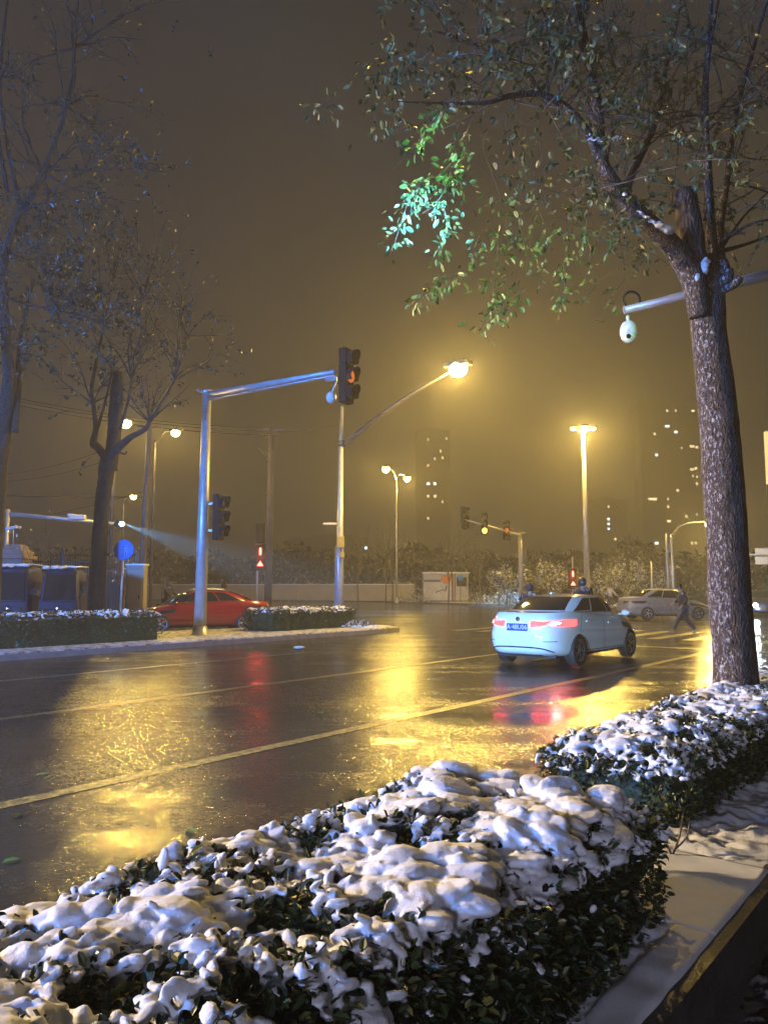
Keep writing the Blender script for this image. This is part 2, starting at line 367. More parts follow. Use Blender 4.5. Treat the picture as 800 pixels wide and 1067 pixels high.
# pavement of the service road on the left
lp = [(-60,22.2),(-9.3,22.9),(-8.4,24.2),(-8.2,25.6),(-8.6,27.4),(-10.2,36),(-9,60),(-60,60)]
mi = MB(); mi.prism(lp, -.02, .12); struct('left_pavement', mi, M['paving'])
# near side: raised planting bed, kerb slab, footway
struct('near_kerb', MB().prism([(p.x,p.y) for p in (RD(-8,2.62),RD(60,2.62),RD(60,2.80),RD(-8,2.80))], -.02, .15), M['stone'])
def bumpy(d0,d1,n0,n1,z,amp,res,seed,flat=None):
    res *= .8
    na=int((d1-d0)/res); nb=int((n1-n0)/res); m_=MB()
    def fn(a,b):
        d=d0+(d1-d0)*a; n=n0+(n1-n0)*b; p=RD(d,n)
        h=amp*(.55*noise.noise(Vector((p.x*3.1,p.y*3.1,seed)))+.75*noise.noise(Vector((p.x*9,p.y*9,seed)))+.5*noise.noise(Vector((p.x*20,p.y*20,seed))))
        if flat: h*=flat(d,n)
        ed=min(a,1-a)*(d1-d0); en=min(b,1-b)*(n1-n0); e=min(ed,en)
        return RD(d,n,z+h-.12*max(0,1-e/.035)**2)
    m_.grid(fn,na,nb); return m_
def flatf(d,n):
    f=1.0
    if 3.25<d<4.35: f=.10
    if n<1.14: f=min(f,.25)
    return f
def sm(x,a,b): t=max(0,min(1,(x-a)/(b-a))); return t*t*(3-2*t)
def flatf(d,n):
    a=1-sm(d,3.15,3.35)*(1-sm(d,4.1,4.3)); b=sm(n,1.05,1.25)
    return .08+.92*min(a,b)
struct('planting_bed', MB().prism([(p.x,p.y) for p in (RD(-6,1.02),RD(40,1.02),RD(40,2.62),RD(-6,2.62))], -.02, .14), M['soil'])
o = struct('snow_ground', bumpy(-1.5,9,.965,2.6,.225,.045,.028,3,flatf), M['snow_bed'])
sn2 = MB(); sn2.grid(lambda a,b: RD(3.28+.95*a,.962+1.5*b,.236+.006*noise.noise(RD(3.28+.95*a,.962+1.5*b)*4)-.05*max(0,1-min(min(a,1-a)*.95,min(b,1-b)*1.5)/.03)**2),40,60)
struct('snow_slab', sn2, M['snow'])
sn3 = MB(); sn3.grid(lambda a,b: RD(-1.5+4.8*a,.962+.2*b,.236+.012*noise.noise(RD(-1.5+4.8*a,.962+.2*b)*6)-.05*max(0,1-min(b,1-b)*.2/.03)**2),160,8)
struct('kerb_snow', sn3, M['snow'])
struct('bed_kerb', MB().prism([(p.x,p.y) for p in (RD(-6,.93),RD(40,.93),RD(40,1.02),RD(-6,1.02))], -.02, .225), mat('dark_kerb_stone', (.10,.09,.085), .5, bs=.5, bscale=50, scale=5, var=.3))
struct('footway', MB().prism([(p.x,p.y) for p in (RD(-12,-9),RD(60,-9),RD(60,.93),RD(-12,.93))], -.02, .02), M['paving'])
fs_ = bumpy(-1,12,-.9,.925,.028,.035,.03,9); struct('footway_snow', fs_, snow_mat('footway_slush', (.6,.62,.66), (.02,.018,.016), .52, .66))
# ------------------------------------------------------------------ snow blobs -> smooth pillows by voxel remesh
def ico(sub):
    bm = bmesh.new(); bmesh.ops.create_icosphere(bm, subdivisions=sub, radius=1)
    v = np.array([x.co[:] for x in bm.verts]); bm.verts.index_update(); f = np.array([[y.index for y in x.verts] for x in bm.faces]); bm.free(); return v, f
ICO1 = ico(1); ICO2 = ico(2)
def rotmats(ax, an):
    ax = ax/np.linalg.norm(ax, axis=1, keepdims=True); x, y, z = ax.T; c = np.cos(an); s = np.sin(an); C = 1-c
    return np.stack([np.stack([c+x*x*C, x*y*C-z*s, x*z*C+y*s], -1), np.stack([y*x*C+z*s, c+y*y*C, y*z*C-x*s], -1), np.stack([z*x*C-y*s, z*y*C+x*s, c+z*z*C], -1)], 1)
def blobs(cen, rad, R, ic=ICO2):
    v = np.einsum('nij,nkj->nki', R, ic[0][None]*rad[:, None, :])+cen[:, None, :]
    f = ic[1][None]+(np.arange(len(cen))*len(ic[0]))[:, None, None]
    return v.reshape(-1, 3), f.reshape(-1, 3)
def remesh_snow(name, parts, voxel, parent, m, smooth_it=2, lump=0.0):
    V = []; Q = []; o = 0
    for v, f in parts: V.append(v); Q.append(f+o); o += len(v)
    ob = np_mesh(name+'_src', np.concatenate(V), np.concatenate(Q), m, None)
    md = ob.modifiers.new('r', 'REMESH'); md.mode = 'VOXEL'; md.voxel_size = voxel; md.use_smooth_shade = True
    ms = ob.modifiers.new('s', 'SMOOTH'); ms.factor = .6; ms.iterations = smooth_it
    dg = bpy.context.evaluated_depsgraph_get(); me = bpy.data.meshes.new_from_object(ob.evaluated_get(dg))
    bpy.data.objects.remove(ob); me.name = name
    n = len(me.vertices); co = np.empty(n*3, np.float32); me.vertices.foreach_get('co', co); co = co.reshape(-1, 3)
    if lump:
        dz = np.array([lump*(noise.noise(Vector(c)*11)+.45*noise.noise(Vector(c)*30)+.22*noise.noise(Vector(c)*80)) for c in co.tolist()])
        nr = np.empty(n*3, np.float32); me.vertices.foreach_get('normal', nr); co += nr.reshape(-1, 3)*dz[:, None].astype(np.float32)
    if parent is not None: co -= np.array(parent.location, dtype=np.float32)[None]
    me.vertices.foreach_set('co', co.ravel()); me.polygons.foreach_set('use_smooth', np.ones(len(me.polygons), dtype=bool)); me.update()
    if not me.materials: me.materials.append(m)
    r = bpy.data.objects.new(name, me); COL.objects.link(r); r.parent = parent; return r
def hedge(label, d0, d1, n0, n1, zb, zt, nleaf, leaf, voxel, dens, origin=None, ang=None, vis=None, leafmat='hedge_leaf', big=1.0, seed=1, dl=None, group='snow covered clipped hedges', side_snow=.05):
    """box hedge in a local frame; (a,b) along / across"""
    rng = np.random.default_rng(seed)
    A = np.array(D); B = np.array(N)
    L = d1-d0; Wd = n1-n0; ctr = RD(d0, (n0+n1)/2, zb)
    t = thing('clipped_hedge', label, 'hedge', ctr, 0, group)
    def W(a, b, z): return (A[None]*(d0+a)[:, None]+B[None]*(n0+b)[:, None]+np.array([0,0,1.0])[None]*z[:, None])
    def topz(a, b):
        p = W(a, b, np.zeros_like(a)); z = np.zeros(len(a))
        for i in range(len(a)): z[i] = zt+.05*noise.noise(Vector((p[i,0]*2.2, p[i,1]*2.2, seed)))+.05*noise.noise(Vector((p[i,0]*6, p[i,1]*6, seed+5)))+.02*noise.noise(Vector((p[i,0]*17, p[i,1]*17, seed+9)))
        e = np.minimum(np.minimum(a, L-a), np.minimum(b, Wd-b)); return z-.10*np.clip(1-e/.16, 0, 1)**2
    # leaves: top shell, four sides
    h = zt-zb; aT = L*Wd*1.5; aS = 2*(L+Wd)*h; nT = int(nleaf*aT/(aT+aS)); nS = nleaf-nT
    P_ = []; Dr = []; Up = []
    a = rng.uniform(-.02, L+.02, nT); b = rng.uniform(-.02, Wd+.02, nT); z = topz(np.clip(a,0,L), np.clip(b,0,Wd))-rng.exponential(.03, nT)+.012
    P_.append(W(a, b, z)); Dr.append(np.stack([rng.normal(0,1,nT), rng.normal(0,1,nT), rng.normal(.35,.45,nT)], 1)); Up.append(np.stack([rng.normal(0,.4,nT), rng.normal(0,.4,nT), np.ones(nT)], 1))
    peri = rng.uniform(0, 2*(L+Wd), nS); a = np.empty(nS); b = np.empty(nS); na = np.zeros(nS); nb = np.zeros(nS)
    k = peri < L; a[k] = peri[k]; b[k] = 0; nb[k] = -1
    k = (peri >= L) & (peri < 2*L); a[k] = peri[k]-L; b[k] = Wd; nb[k] = 1
    k = (peri >= 2*L) & (peri < 2*L+Wd); a[k] = 0; b[k] = peri[k]-2*L; na[k] = -1
    k = peri >= 2*L+Wd; a[k] = L; b[k] = peri[k]-2*L-Wd; na[k] = 1
    z = rng.uniform(zb, zt-.03, nS); bulge = np.array([.07*noise.noise(Vector((a[i]*2.5+seed, b[i]*2.5, z[i]*3))) for i in range(nS)])
    ins = rng.exponential(.035, nS)-.02-bulge+.05*((z-zt)/h)**2*0
    a -= na*ins; b -= nb*ins
    nw = A[None]*na[:, None]+B[None]*nb[:, None]
    P_.append(W(a, b, z)); Dr.append(nw*.7+rng.normal(0,.6,(nS,3))+np.array([0,0,.1])); Up.append(np.stack([rng.normal(0,.5,nS), rng.normal(0,.5,nS), np.ones(nS)], 1)+nw*.5)
    pos = np.concatenate(P_); dr = np.concatenate(Dr); up = np.concatenate(Up); sz = rng.uniform(.7, 1.25, len(pos))*leaf
    V, Q = leaves_np(pos, dr, up, sz, .55)
    # dark woody core so that the hedge is not see-through
    core = MB(); core.box((0,0,0), (L-.18, Wd-.18, h-.12), None)
    Rm = np.stack([A, B, [0,0,1.0]], 1); cc = np.array(RD(d0+L/2, (n0+n1)/2, zb+(h-.12)/2))
    cv = np.array([list(v) for v in core.v]) @ Rm.T+cc[None]
    V2 = np.concatenate([V, cv]); Q2 = np.concatenate([Q, np.array(core.f)+len(V)])
    np_mesh('foliage', V2, Q2, M[leafmat], t)
    # snow
    parts_ = []
    nb_ = int(dens*L*Wd)
    cens = []; rads = []
    a = rng.uniform(.0, L, nb_); b = rng.uniform(0, Wd, nb_)
    cov = np.array([noise.noise(Vector((a[i]*1.9+seed*3, b[i]*1.9, 2.0)))+.5*noise.noise(Vector((a[i]*5+seed, b[i]*5, 7.0))) for i in range(nb_)])
    bigk = cov > 0.0
    # big pillows: chains
    ia = np.where(bigk)[0]
    ca = a[ia]; cb = b[ia]; n_ = len(ia)
    r0 = rng.gamma(4.0, .0088, n_).clip(.014,.07)*big*(1+.5*np.clip(cov[ia], 0, .6))
    rad = np.stack([r0*rng.uniform(1.0,1.7,n_), r0*rng.uniform(.9,1.2,n_), r0*rng.uniform(.28,.42,n_)+.004], 1)
    R = rotmats(np.stack([np.zeros(n_), np.zeros(n_), np.ones(n_)], 1)+rng.normal(0,.12,(n_,3)), rng.uniform(0, 2*PI, n_))
    parts_.append(blobs(W(ca, cb, topz(ca, cb)+.016*big), rad, R))
    # little leaf loads everywhere
    n_ = int(nb_*4.2); a = rng.uniform(-.03, L+.03, n_); b = rng.uniform(-.03, Wd+.03, n_)
    keep = np.array([noise.noise(Vector((a[i]*6+seed, b[i]*6, 4.0))) > -.22 for i in range(n_)]); a = a[keep]; b = b[keep]; n_ = len(a)
    r0 = rng.uniform(.012, .026, n_)*max(1, leaf/.042)*(.6+.4*big)
    rad = np.stack([r0*rng.uniform(1.1,1.9,n_), r0, r0*rng.uniform(.4,.65,n_)], 1)
    R = rotmats(rng.normal(0,.35,(n_,3))+np.array([0,0,1.0]), rng.uniform(0, 2*PI, n_))
    parts_.append(blobs(W(a, b, topz(np.clip(a,0,L), np.clip(b,0,Wd))+rng.normal(.004,.014,n_)), rad, R, ICO1))
    # some caught on the sides near the rim
    n_ = int(nS*side_snow)
    if n_:
        idx = rng.choice(nS, n_, replace=False); p = P_[1][idx]; zz = p[:,2]; kp = rng.uniform(0,1,n_) < np.clip(1-(zt-zz)/(h*.75), .04, 1)**1.5; p = p[kp]+nw[idx][kp]*.012+np.array([0,0,.008]); n_ = len(p)
        r0 = rng.uniform(.008, .02, n_)*max(1, leaf/.042)
        rad = np.stack([r0*1.5, r0, r0*.5], 1); R = rotmats(rng.normal(0,.4,(n_,3))+np.array([0,0,1.0]), rng.uniform(0, 2*PI, n_))
        parts_.append(blobs(p, rad, R, ICO1))
    remesh_snow('snow_cap', parts_, voxel, t, M['snow'], 2, .007 if voxel < .015 else 0.0)
    return t
hedge('nearest clipped hedge with thick snow pillows filling the foreground', -1.2, 3.36, 1.20, 2.28, .16, .69, 40000, .038, .0065, 520, seed=3)
hedge('second snowy hedge beyond the snow covered slab, running past the large tree', 4.6, 13.5, 1.52, 2.42, .16, .60, 46000, .040, .010, 380, seed=8, big=.9, side_snow=.09)
hedge('long low hedge across the road in front of the three wheelers', -9, 12.8, 18.2, 19.9, .13, .92, 22000, .075, .03, 42, leafmat='hedge_leaf2', big=1.1, seed=12, side_snow=.03)
hedge('short box hedge at the tip of the island beside the tall pole', 17.3, 21.4, 18.6, 20.0, .13, .86, 12000, .07, .022, 80, leafmat='hedge_leaf2', big=1.1, seed=15, side_snow=.03)
# ------------------------------------------------------------------ trees
class Tree:
    def __init__(s, label, base, bark, leafm, leafsize, seed=1, twigm=None, group=None, name='street_tree', cat='tree'):
        s.t = thing(name, label, cat, base, 0, group); s.limb = MB(); s.tw = MB(); s.lp = []; s.ld = []; s.r = random.Random(seed)
        s.cf = 1.0; s.bark = bark; s.leafm = leafm; s.ls = leafsize; s.twigm = twigm or bark; s.stems = []
    def path(s, pts, n=8, rough=.12, sub=4):
        """pts: (px,py,Y,r)"""
        w_ = [(P(a,b,c), r) for a,b,c,r in pts]; out = []; rr = []
        for i in range(len(w_)-1):
            p0 = w_[max(i-1,0)][0]; p1, r1 = w_[i]; p2, r2 = w_[i+1]; p3 = w_[min(i+2,len(w_)-1)][0]
            for k in range(sub):
                t = k/sub
                out.append(.5*((2*p1)+(p2-p0)*t+(2*p0-5*p1+4*p2-p3)*t*t+(3*p1-p0-3*p2+p3)*t**3)); rr.append(r1+(r2-r1)*t)
        out.append(w_[-1][0]); rr.append(w_[-1][1])
        s.limb.tube(out, rr, n, rough=rough); s.stems.append((out, rr)); return out, rr
    def shoot(s, p, d, L, r, lvl=0, droop=0.0, leafy=1.0, wig=.16, kids=5, spread=.55, leafstart=.3):
        R = s.r; n = max(4, int(L/.16)); pts = [Vector(p)]; d = Vector(d).normalized()
        for i in range(n):
            d = (d+Vector((R.gauss(0,wig), R.gauss(0,wig), R.gauss(0,wig)-droop*(i/n)))).normalized(); pts.append(pts[-1]+d*(L/n))
        rad = [max(.0022, r*(1-.85*i/n)) for i in range(n+1)]
        (s.limb if r > .03 else s.tw).tube(pts, rad, 5 if r < .03 else 7, cap=False)
        for i in range(1, n+1):
            if i/n > leafstart and (lvl > 0 or r < .02):
                seg = pts[i]-pts[i-1]
                for _ in range(2 if leafy > .6 else 1):
                    if R.random() < leafy:
                        s.lp.append(pts[i-1]+seg*R.random()); dd = Vector((R.gauss(0,1), R.gauss(0,1), R.gauss(-.5,.7))); s.ld.append(dd)
        if lvl < 2 and kids:
            for _ in range(kids):
                i = R.randint(max(1, int(n*.25)), n-1); ax = (pts[i+1]-pts[i]).normalized()
                side = ax.cross(Vector((R.gauss(0,1), R.gauss(0,1), R.gauss(0,1)))).normalized()
                s.shoot(pts[i], ax*(1-spread)+side*spread+Vector((0,0,.12-droop*.4)), L*R.uniform(.35,.6)*(1-.3*i/n), rad[i]*.6, lvl+1, droop, leafy, wig, max(2, kids-2), spread, leafstart)
    def cluster(s, px, py, Y, rpx, n):
        c = P(px, py, Y); rm = rpx*Y/F*.5; R = s.r; k = max(1, int(n*s.cf/8)); L = s.ls*5.5
        for _ in range(k):
            p = c+Vector((R.gauss(0,1), R.gauss(0,1), R.gauss(0,1)))*rm; d = Vector((R.gauss(0,1), R.gauss(0,1), R.gauss(.1,.6))).normalized(); pts = [p]
            for q in range(5): d = (d+Vector((R.gauss(0,.2), R.gauss(0,.2), -.28))).normalized(); pts.append(pts[-1]+d*L/5*R.uniform(.8,1.3))
            s.tw.tube(pts, [.0045*s.ls/.062*(1-.13*q) for q in range(6)], 4, cap=False)
            for q in range(8):
                u = R.random()*4.9; a = int(u); b = pts[a].lerp(pts[a+1], u-a); s.lp.append(b); s.ld.append((pts[a+1]-pts[a]).normalized()*.6+Vector((R.gauss(0,.7), R.gauss(0,.7), R.gauss(-.5,.5))))
    def spray(s, pts, n, width, r=.004):
        """a leafy hanging twig through (px,py,Y) points with leaves along it"""
        o, _ = None, None; w_ = [P(*q) for q in pts]; s.tw.tube(w_, [r*(1-.6*i/len(w_)) for i in range(len(w_))], 5, cap=False)
        for _ in range(n):
            i = s.r.randint(0, len(w_)-2); p = w_[i].lerp(w_[i+1], s.r.random())
            off = Vector((s.r.gauss(0,1), s.r.gauss(0,1), s.r.gauss(0,1)))*width*.5; s.lp.append(p+off); s.ld.append(off.normalized()+Vector((0,0,-.7)))
    def finish(s, trunkname='trunk'):
        tr = part(trunkname, s.limb, s.bark, s.t)
        if s.tw.v: part('branches', s.tw, s.twigm, s.t)
        if s.lp:
            n = len(s.lp); rng = np.random.default_rng(n)
            V, Q = leaves_np(np.array([list(v) for v in s.lp]), np.array([list(v) for v in s.ld])+1e-4, rng.normal(0,1,(n,3))+np.array([0,0,1.2]), rng.uniform(.65,1.3,n)*s.ls, .55, .18)
            np_mesh('crown', V, Q, s.leafm, s.t)
        return s.t
def noise_trunk(mb, pts, rad, n=40, amp=.05):
    """dense trunk with knots and flare"""
    pts = [Vector(p) for p in pts]; fine = []; fr = []
    for i in range(len(pts)-1):
        for k in range(10): t = k/10; fine.append(pts[i].lerp(pts[i+1], t)); fr.append(rad[i]+(rad[i+1]-rad[i])*t)
    fine.append(pts[-1]); fr.append(rad[-1]); vs = []; fs = []
    for i, p in enumerate(fine):
        for k in range(n):
            a = 2*PI*k/n; d = Vector((math.cos(a), math.sin(a), 0)); q = p+d*fr[i]
            r = fr[i]*(1+amp*noise.noise(Vector((q.x*5, q.y*5, q.z*1.6)))+amp*.7*noise.noise(Vector((q.x*14, q.y*14, q.z*7)))+amp*.25*noise.noise(q*40)); vs.append(p+d*r)
    for i in range(len(fine)-1):
        for k in range(n): a = i*n+k; b = i*n+(k+1) % n; fs.append((a, b, b+n, a+n))
    fs.append(tuple((len(fine)-1)*n+k for k in range(n))); mb.add(vs, fs, True)
# large tree on the right
TR = Tree('large pollarded tree with frosted bark and a cut stump, rising out of the hedge', P(766,715,8.0)*1.0-Vector((0,0,P(766,715,8.0).z-.15)), M['bark_front'], M['tree_leaf'], .07, 5, M['twig'])
bx = P(766,715,8.0)
noise_trunk(TR.limb, [Vector((bx.x,8.0,.15)), P(766,700,8.0), P(757,560,8.0), P(749,440,8.0), P(738,340,8.0), P(735,290,8.0), P(737,268,8.05)], [.255,.212,.205,.200,.178,.19,.12], 56, .06)
TR.cf = .7
TR.path([(729,330,7.9,.11),(722,290,7.85,.13),(704,262,7.8,.115),(682,238,7.7,.10),(655,212,7.6,.085),(632,180,7.5,.075),(624,155,7.5,.07),(622,110,7.5,.055),(612,60,7.5,.05),(600,0,7.5,.042),(592,-60,7.5,.03)], 14, .10)
TR.path([(626,165,7.5,.05),(612,138,7.4,.045),(590,112,7.3,.04),(562,98,7.2,.034),(530,100,7.1,.028),(505,107,7.0,.02),(455,107,6.9,.010),(410,105,6.8,.004)], 9, .08)
TR.path([(562,98,7.2,.03),(548,75,7.2,.026),(525,62,7.2,.022),(495,48,7.2,.018),(460,34,7.2,.012),(430,30,7.2,.008)], 8, .08)
TR.path([(650,205,7.6,.055),(658,180,7.9,.05),(672,152,8.2,.042),(685,120,8.4,.03),(694,70,8.5,.022),(706,20,8.5,.015),(712,-30,8.5,.01)], 8, .1)
TR.path([(746,285,8.1,.075),(740,240,8.15,.06),(737,170,8.2,.045),(733,110,8.2,.035),(738,40,8.2,.026),(744,-40,8.2,.02)], 9, .08)
TR.path([(752,285,8.1,.06),(750,240,8.3,.045),(757,190,8.4,.036),(766,120,8.5,.03),(782,60,8.5,.022),(805,-20,8.5,.015)], 8, .08)
TR.path([(740,240,7.9,.03),(736,130,7.6,.024),(738,60,7.5,.018),(752,-20,7.5,.012)], 7, .06)
for q in ([(750,262,8.1,.03),(775,255,8.2,.02),(800,246,8.3,.015),(840,230,8.3,.008)], [(752,258,8.2,.02),(775,225,8.4,.014),(800,200,8.5,.008)], [(757,190,8.4,.02),(785,195,8.5,.012),(812,205,8.6,.006)], [(742,40,8.2,.02),(770,70,8.0,.014),(800,110,7.9,.009)], [(700,215,7.9,.02),(715,214,7.9,.016)], [(752,250,8.0,.022),(785,232,7.9,.014),(812,228,7.8,.01)]):
    TR.path(q, 6, .05)
TR.path([(745,300,7.95,.07),(757,290,7.8,.06),(760,279,7.75,.035)], 8, .35); TR.path([(748,305,7.9,.05),(764,297,7.75,.045),(771,288,7.7,.035)], 8, .35); TR.path([(748,296,8.0,.06),(756,280,7.8,.05),(753,270,7.8,.03)], 8, .4)
rr = TR.r
for (q, cnt, L, rad, dr, lf) in (((600,30,7.5),5,1.4,.012,.02,.55), ((612,60,7.5),5,1.5,.014,.03,.5), ((560,98,7.2),6,1.2,.010,.10,.7), ((525,62,7.2),6,1.3,.010,.06,.7), ((495,48,7.2),5,1.1,.008,.05,.7), ((460,34,7.2),5,1.0,.007,.03,.7),
        ((590,112,7.3),5,1.3,.010,.16,.7), ((505,107,7.0),5,1.0,.007,.16,.7), ((735,130,8.2),7,1.6,.014,.0,.45), ((766,120,8.5),6,1.5,.012,.0,.45), ((738,60,7.6),6,1.4,.012,.02,.45), ((757,200,8.4),5,1.2,.012,.02,.45), ((685,120,8.4),6,1.3,.012,.0,.5), ((694,70,8.5),5,1.3,.010,.0,.5),
        ((640,190,7.5),6,1.3,.010,.22,.8), ((655,212,7.6),3,1.0,.008,.25,.8), ((622,130,7.5),6,1.5,.011,.15,.7), ((770,235,8.2),5,1.0,.008,.05,.6), ((782,60,8.5),5,1.3,.012,.0,.5), ((545,150,7.0),0,1,.01,0,0)):
    for _ in range(cnt):
        d = Vector((rr.gauss(0,1), rr.gauss(0,.8), rr.gauss(.45,.5))); TR.shoot(P(*q)+Vector((rr.gauss(0,.08),rr.gauss(0,.08),rr.gauss(0,.1))), d, L*rr.uniform(.7,1.2), rad, 0, dr, lf, .13, 4)
# long thin shoots crossing the top of the frame
for a, b in (((628,110,7.5),(680,30,8.0)), ((640,70,7.5),(600,-20,7.0)), ((700,215,8.0),(690,-10,8.6)), ((660,165,8.0),(740,90,8.4)), ((570,100,7.2),(575,0,7.2)), ((500,50,7.2),(430,-10,7.3)), ((540,70,7.2),(560,-10,7.0)), ((740,190,8.2),(700,60,8.6)), ((757,190,8.4),(800,40,8.3))):
    p0, p1 = P(*a), P(*b); TR.shoot(p0, p1-p0, (p1-p0).length, .012, 0, 0, .5, .07, 5)
# hanging leafy twigs on the left side of the crown
for pts, n_, wd in (([(462,112,6.8),(452,125,6.75),(440,140,6.7),(432,155,6.65)],70,.08), ([(470,170,6.8),(455,184,6.75),(440,190,6.7),(425,210,6.65),(417,235,6.6),(408,262,6.6)],95,.10), ([(470,178,6.7),(462,200,6.7),(452,215,6.7),(440,222,6.7)],70,.10), ([(462,215,6.6),(468,238,6.6),(460,255,6.6),(452,270,6.6)],52,.08), ([(440,192,6.7),(430,205,6.7),(428,222,6.7)],46,.09),
        ([(478,185,6.8),(484,205,6.8),(480,215,6.8)],16,.10), ([(478,285,6.9),(460,295,6.9),(440,308,6.9),(426,322,6.9)],70,.08), ([(520,240,7.0),(518,270,7.0),(515,300,7.0),(512,320,7.0),(500,345,7.0)],76,.13), ([(545,300,7.1),(530,318,7.1),(515,330,7.1),(505,342,7.1)],56,.11), ([(588,270,7.2),(586,300,7.2),(582,322,7.2)],44,.08),
        ([(500,245,7.0),(492,262,7.0),(500,275,7.0)],24,.12), ([(350,112,6.8),(338,110,6.8),(325,116,6.8)],22,.10), ([(410,50,6.9),(400,70,6.9),(395,90,6.9)],46,.26), ([(420,60,6.9),(408,75,6.9),(375,80,6.9)],30,.22), ([(400,95,6.9),(390,115,6.9),(392,135,6.9)],30,.22), ([(540,230,7.2),(548,260,7.2),(552,290,7.2)],34,.2), ([(525,120,7.1),(530,150,7.1),(540,185,7.1)],24,.2),
        ([(560,130,7.2),(565,170,7.2),(560,215,7.2),(570,240,7.2)],60,.42), ([(610,170,7.4),(600,200,7.4),(596,240,7.4),(590,270,7.4)],60,.36), ([(500,130,7.1),(505,160,7.1),(520,200,7.1),(530,240,7.1)],30,.22), ([(640,215,7.5),(650,240,7.5),(655,262,7.5)],22,.2), ([(668,245,7.7),(675,262,7.7),(668,280,7.7)],14,.12), ([(560,205,7.2),(580,225,7.2),(600,235,7.2),(625,240,7.5),(655,228,7.6)],30,.22)):
    TR.spray(pts, n_, wd)
for q in ((600,60,7.5,110,150), (680,60,8.2,110,110), (520,40,7.3,100,130), (760,60,8.4,100,90), (735,210,8.3,60,60), (575,150,7.2,80,110), (780,250,8.2,50,60), (590,210,7.3,80,130), (620,290,7.5,50,24), (660,130,8.0,70,60)):
    TR.cluster(*q)
tt = TR.finish()
stp = MB(); noise_trunk(stp, [P(729,282,7.95), P(722,262,7.9), P(717,225,7.9), P(713,199,7.9)], [.12,.125,.125,.118], 28, .10); part('cut_stump', stp, M['stump'], tt)
# snow lodged in the forks
def blob_line(pts, rads, fl=.5):
    c = []; r = []
    for i in range(len(pts)-1):
        for k in range(30): t = k/30; c.append(list(pts[i].lerp(pts[i+1], t)+Vector((random.gauss(0,.012),random.gauss(0,.018),random.gauss(0,.008))))); q = rads[i]+(rads[i+1]-rads[i])*t; r.append([q*random.uniform(.45,1.0), q*random.uniform(.5,1.0), q*fl*random.uniform(.9,1.3)])
    return blobs(np.array(c), np.array(r), rotmats(np.tile([[0,0,1.0]], (len(c),1)), np.random.rand(len(c))*6))
for bl_ in (blob_line([P(724,295,7.80),P(730,284,7.78),P(737,270,7.78)],[.05,.05,.02],1.0), blob_line([P(664,219,7.52),P(686,235,7.58),P(699,241,7.64)],[.012,.035,.055],.55), blob_line([P(612,144,7.3),P(628,146,7.3),P(650,144,7.35)],[.012,.02,.012],.5), blob_line([P(648,203,7.5),P(656,205,7.55)],[.02,.03],.6)):
    remesh_snow('snow_patch', [bl_], .009, tt, M['snow'], 1, .008)
# left trees
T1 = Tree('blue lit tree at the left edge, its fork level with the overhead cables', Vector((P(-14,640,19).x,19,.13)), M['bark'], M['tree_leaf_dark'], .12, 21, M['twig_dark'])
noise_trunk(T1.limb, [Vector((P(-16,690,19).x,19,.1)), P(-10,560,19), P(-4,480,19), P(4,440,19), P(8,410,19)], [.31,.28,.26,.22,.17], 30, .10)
T1.cf = .6
T1.path([(2,450,19,.22),(10,400,19,.17),(7,360,19,.13),(4,300,18.8,.11),(6,262,18.6,.10),(22,220,18.5,.09),(45,180,18.4,.07),(70,110,18.3,.05),(78,50,18.2,.04),(82,-20,18,.03)], 10, .12)
T1.path([(22,220,18.5,.06),(6,140,18.4,.05),(0,80,18.3,.04),(8,0,18.2,.03)], 7, .08); T1.path([(8,200,18.5,.05),(-6,120,18,.04)], 7); T1.path([(16,450,19,.10),(19,400,19.2,.09),(22,350,19.3,.06),(35,290,19.3,.04)], 7, .1)
T1.path([(50,175,18.4,.035),(90,177,18.2,.025),(140,175,18,.015),(175,180,18,.008)], 6); T1.path([(6,310,18.8,.04),(50,322,18.6,.03),(90,330,18.6,.02),(125,350,18.6,.012)], 6)
T1.path([(33,172,18.4,.03),(18,130,18.2,.02),(-4,105,18,.02)], 6)
for (q, cnt, L, rad, dr, lf) in (((70,110,18.3),8,2.6,.02,.02,.35), ((78,50,18.2),8,2.6,.02,.0,.3), ((45,180,18.4),8,2.4,.02,.05,.5), ((0,80,18.3),6,2.4,.02,.0,.3), ((90,177,18.2),5,1.6,.012,.12,.6), ((140,175,18),4,1.2,.01,.08,.6), ((22,220,18.5),6,2.2,.016,.10,.8), ((50,322,18.6),7,1.4,.012,.08,.9), ((90,330,18.6),6,1.2,.012,.1,.9), ((6,262,18.6),7,2.0,.014,.08,.9), ((7,360,19),4,1.5,.012,.1,.8)):
    for _ in range(cnt): T1.shoot(P(*q), Vector((T1.r.gauss(.35,.8), T1.r.gauss(0,.7), T1.r.gauss(.55,.6))), L*T1.r.uniform(.6,1.2), rad*1.7, 0, dr, lf, .12, 4)
for q in ((50,240,18.5,70,420), (75,280,18.6,75,560), (40,300,18.6,60,460), (100,230,18.4,50,200), (25,200,18.5,60,260), (60,330,18.7,60,420), (20,350,18.8,40,220), (90,120,18.2,90,120), (110,310,18.7,45,200)):
    T1.cluster(*q)
T1.finish()
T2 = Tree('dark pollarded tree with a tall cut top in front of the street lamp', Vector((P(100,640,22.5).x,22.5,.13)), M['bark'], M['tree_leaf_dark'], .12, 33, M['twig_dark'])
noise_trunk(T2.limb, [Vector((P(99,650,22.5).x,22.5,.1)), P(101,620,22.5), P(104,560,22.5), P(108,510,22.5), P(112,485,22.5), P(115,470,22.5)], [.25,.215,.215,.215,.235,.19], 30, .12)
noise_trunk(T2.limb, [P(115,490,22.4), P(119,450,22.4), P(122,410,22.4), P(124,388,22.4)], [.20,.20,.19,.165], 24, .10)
T2.cf = .5
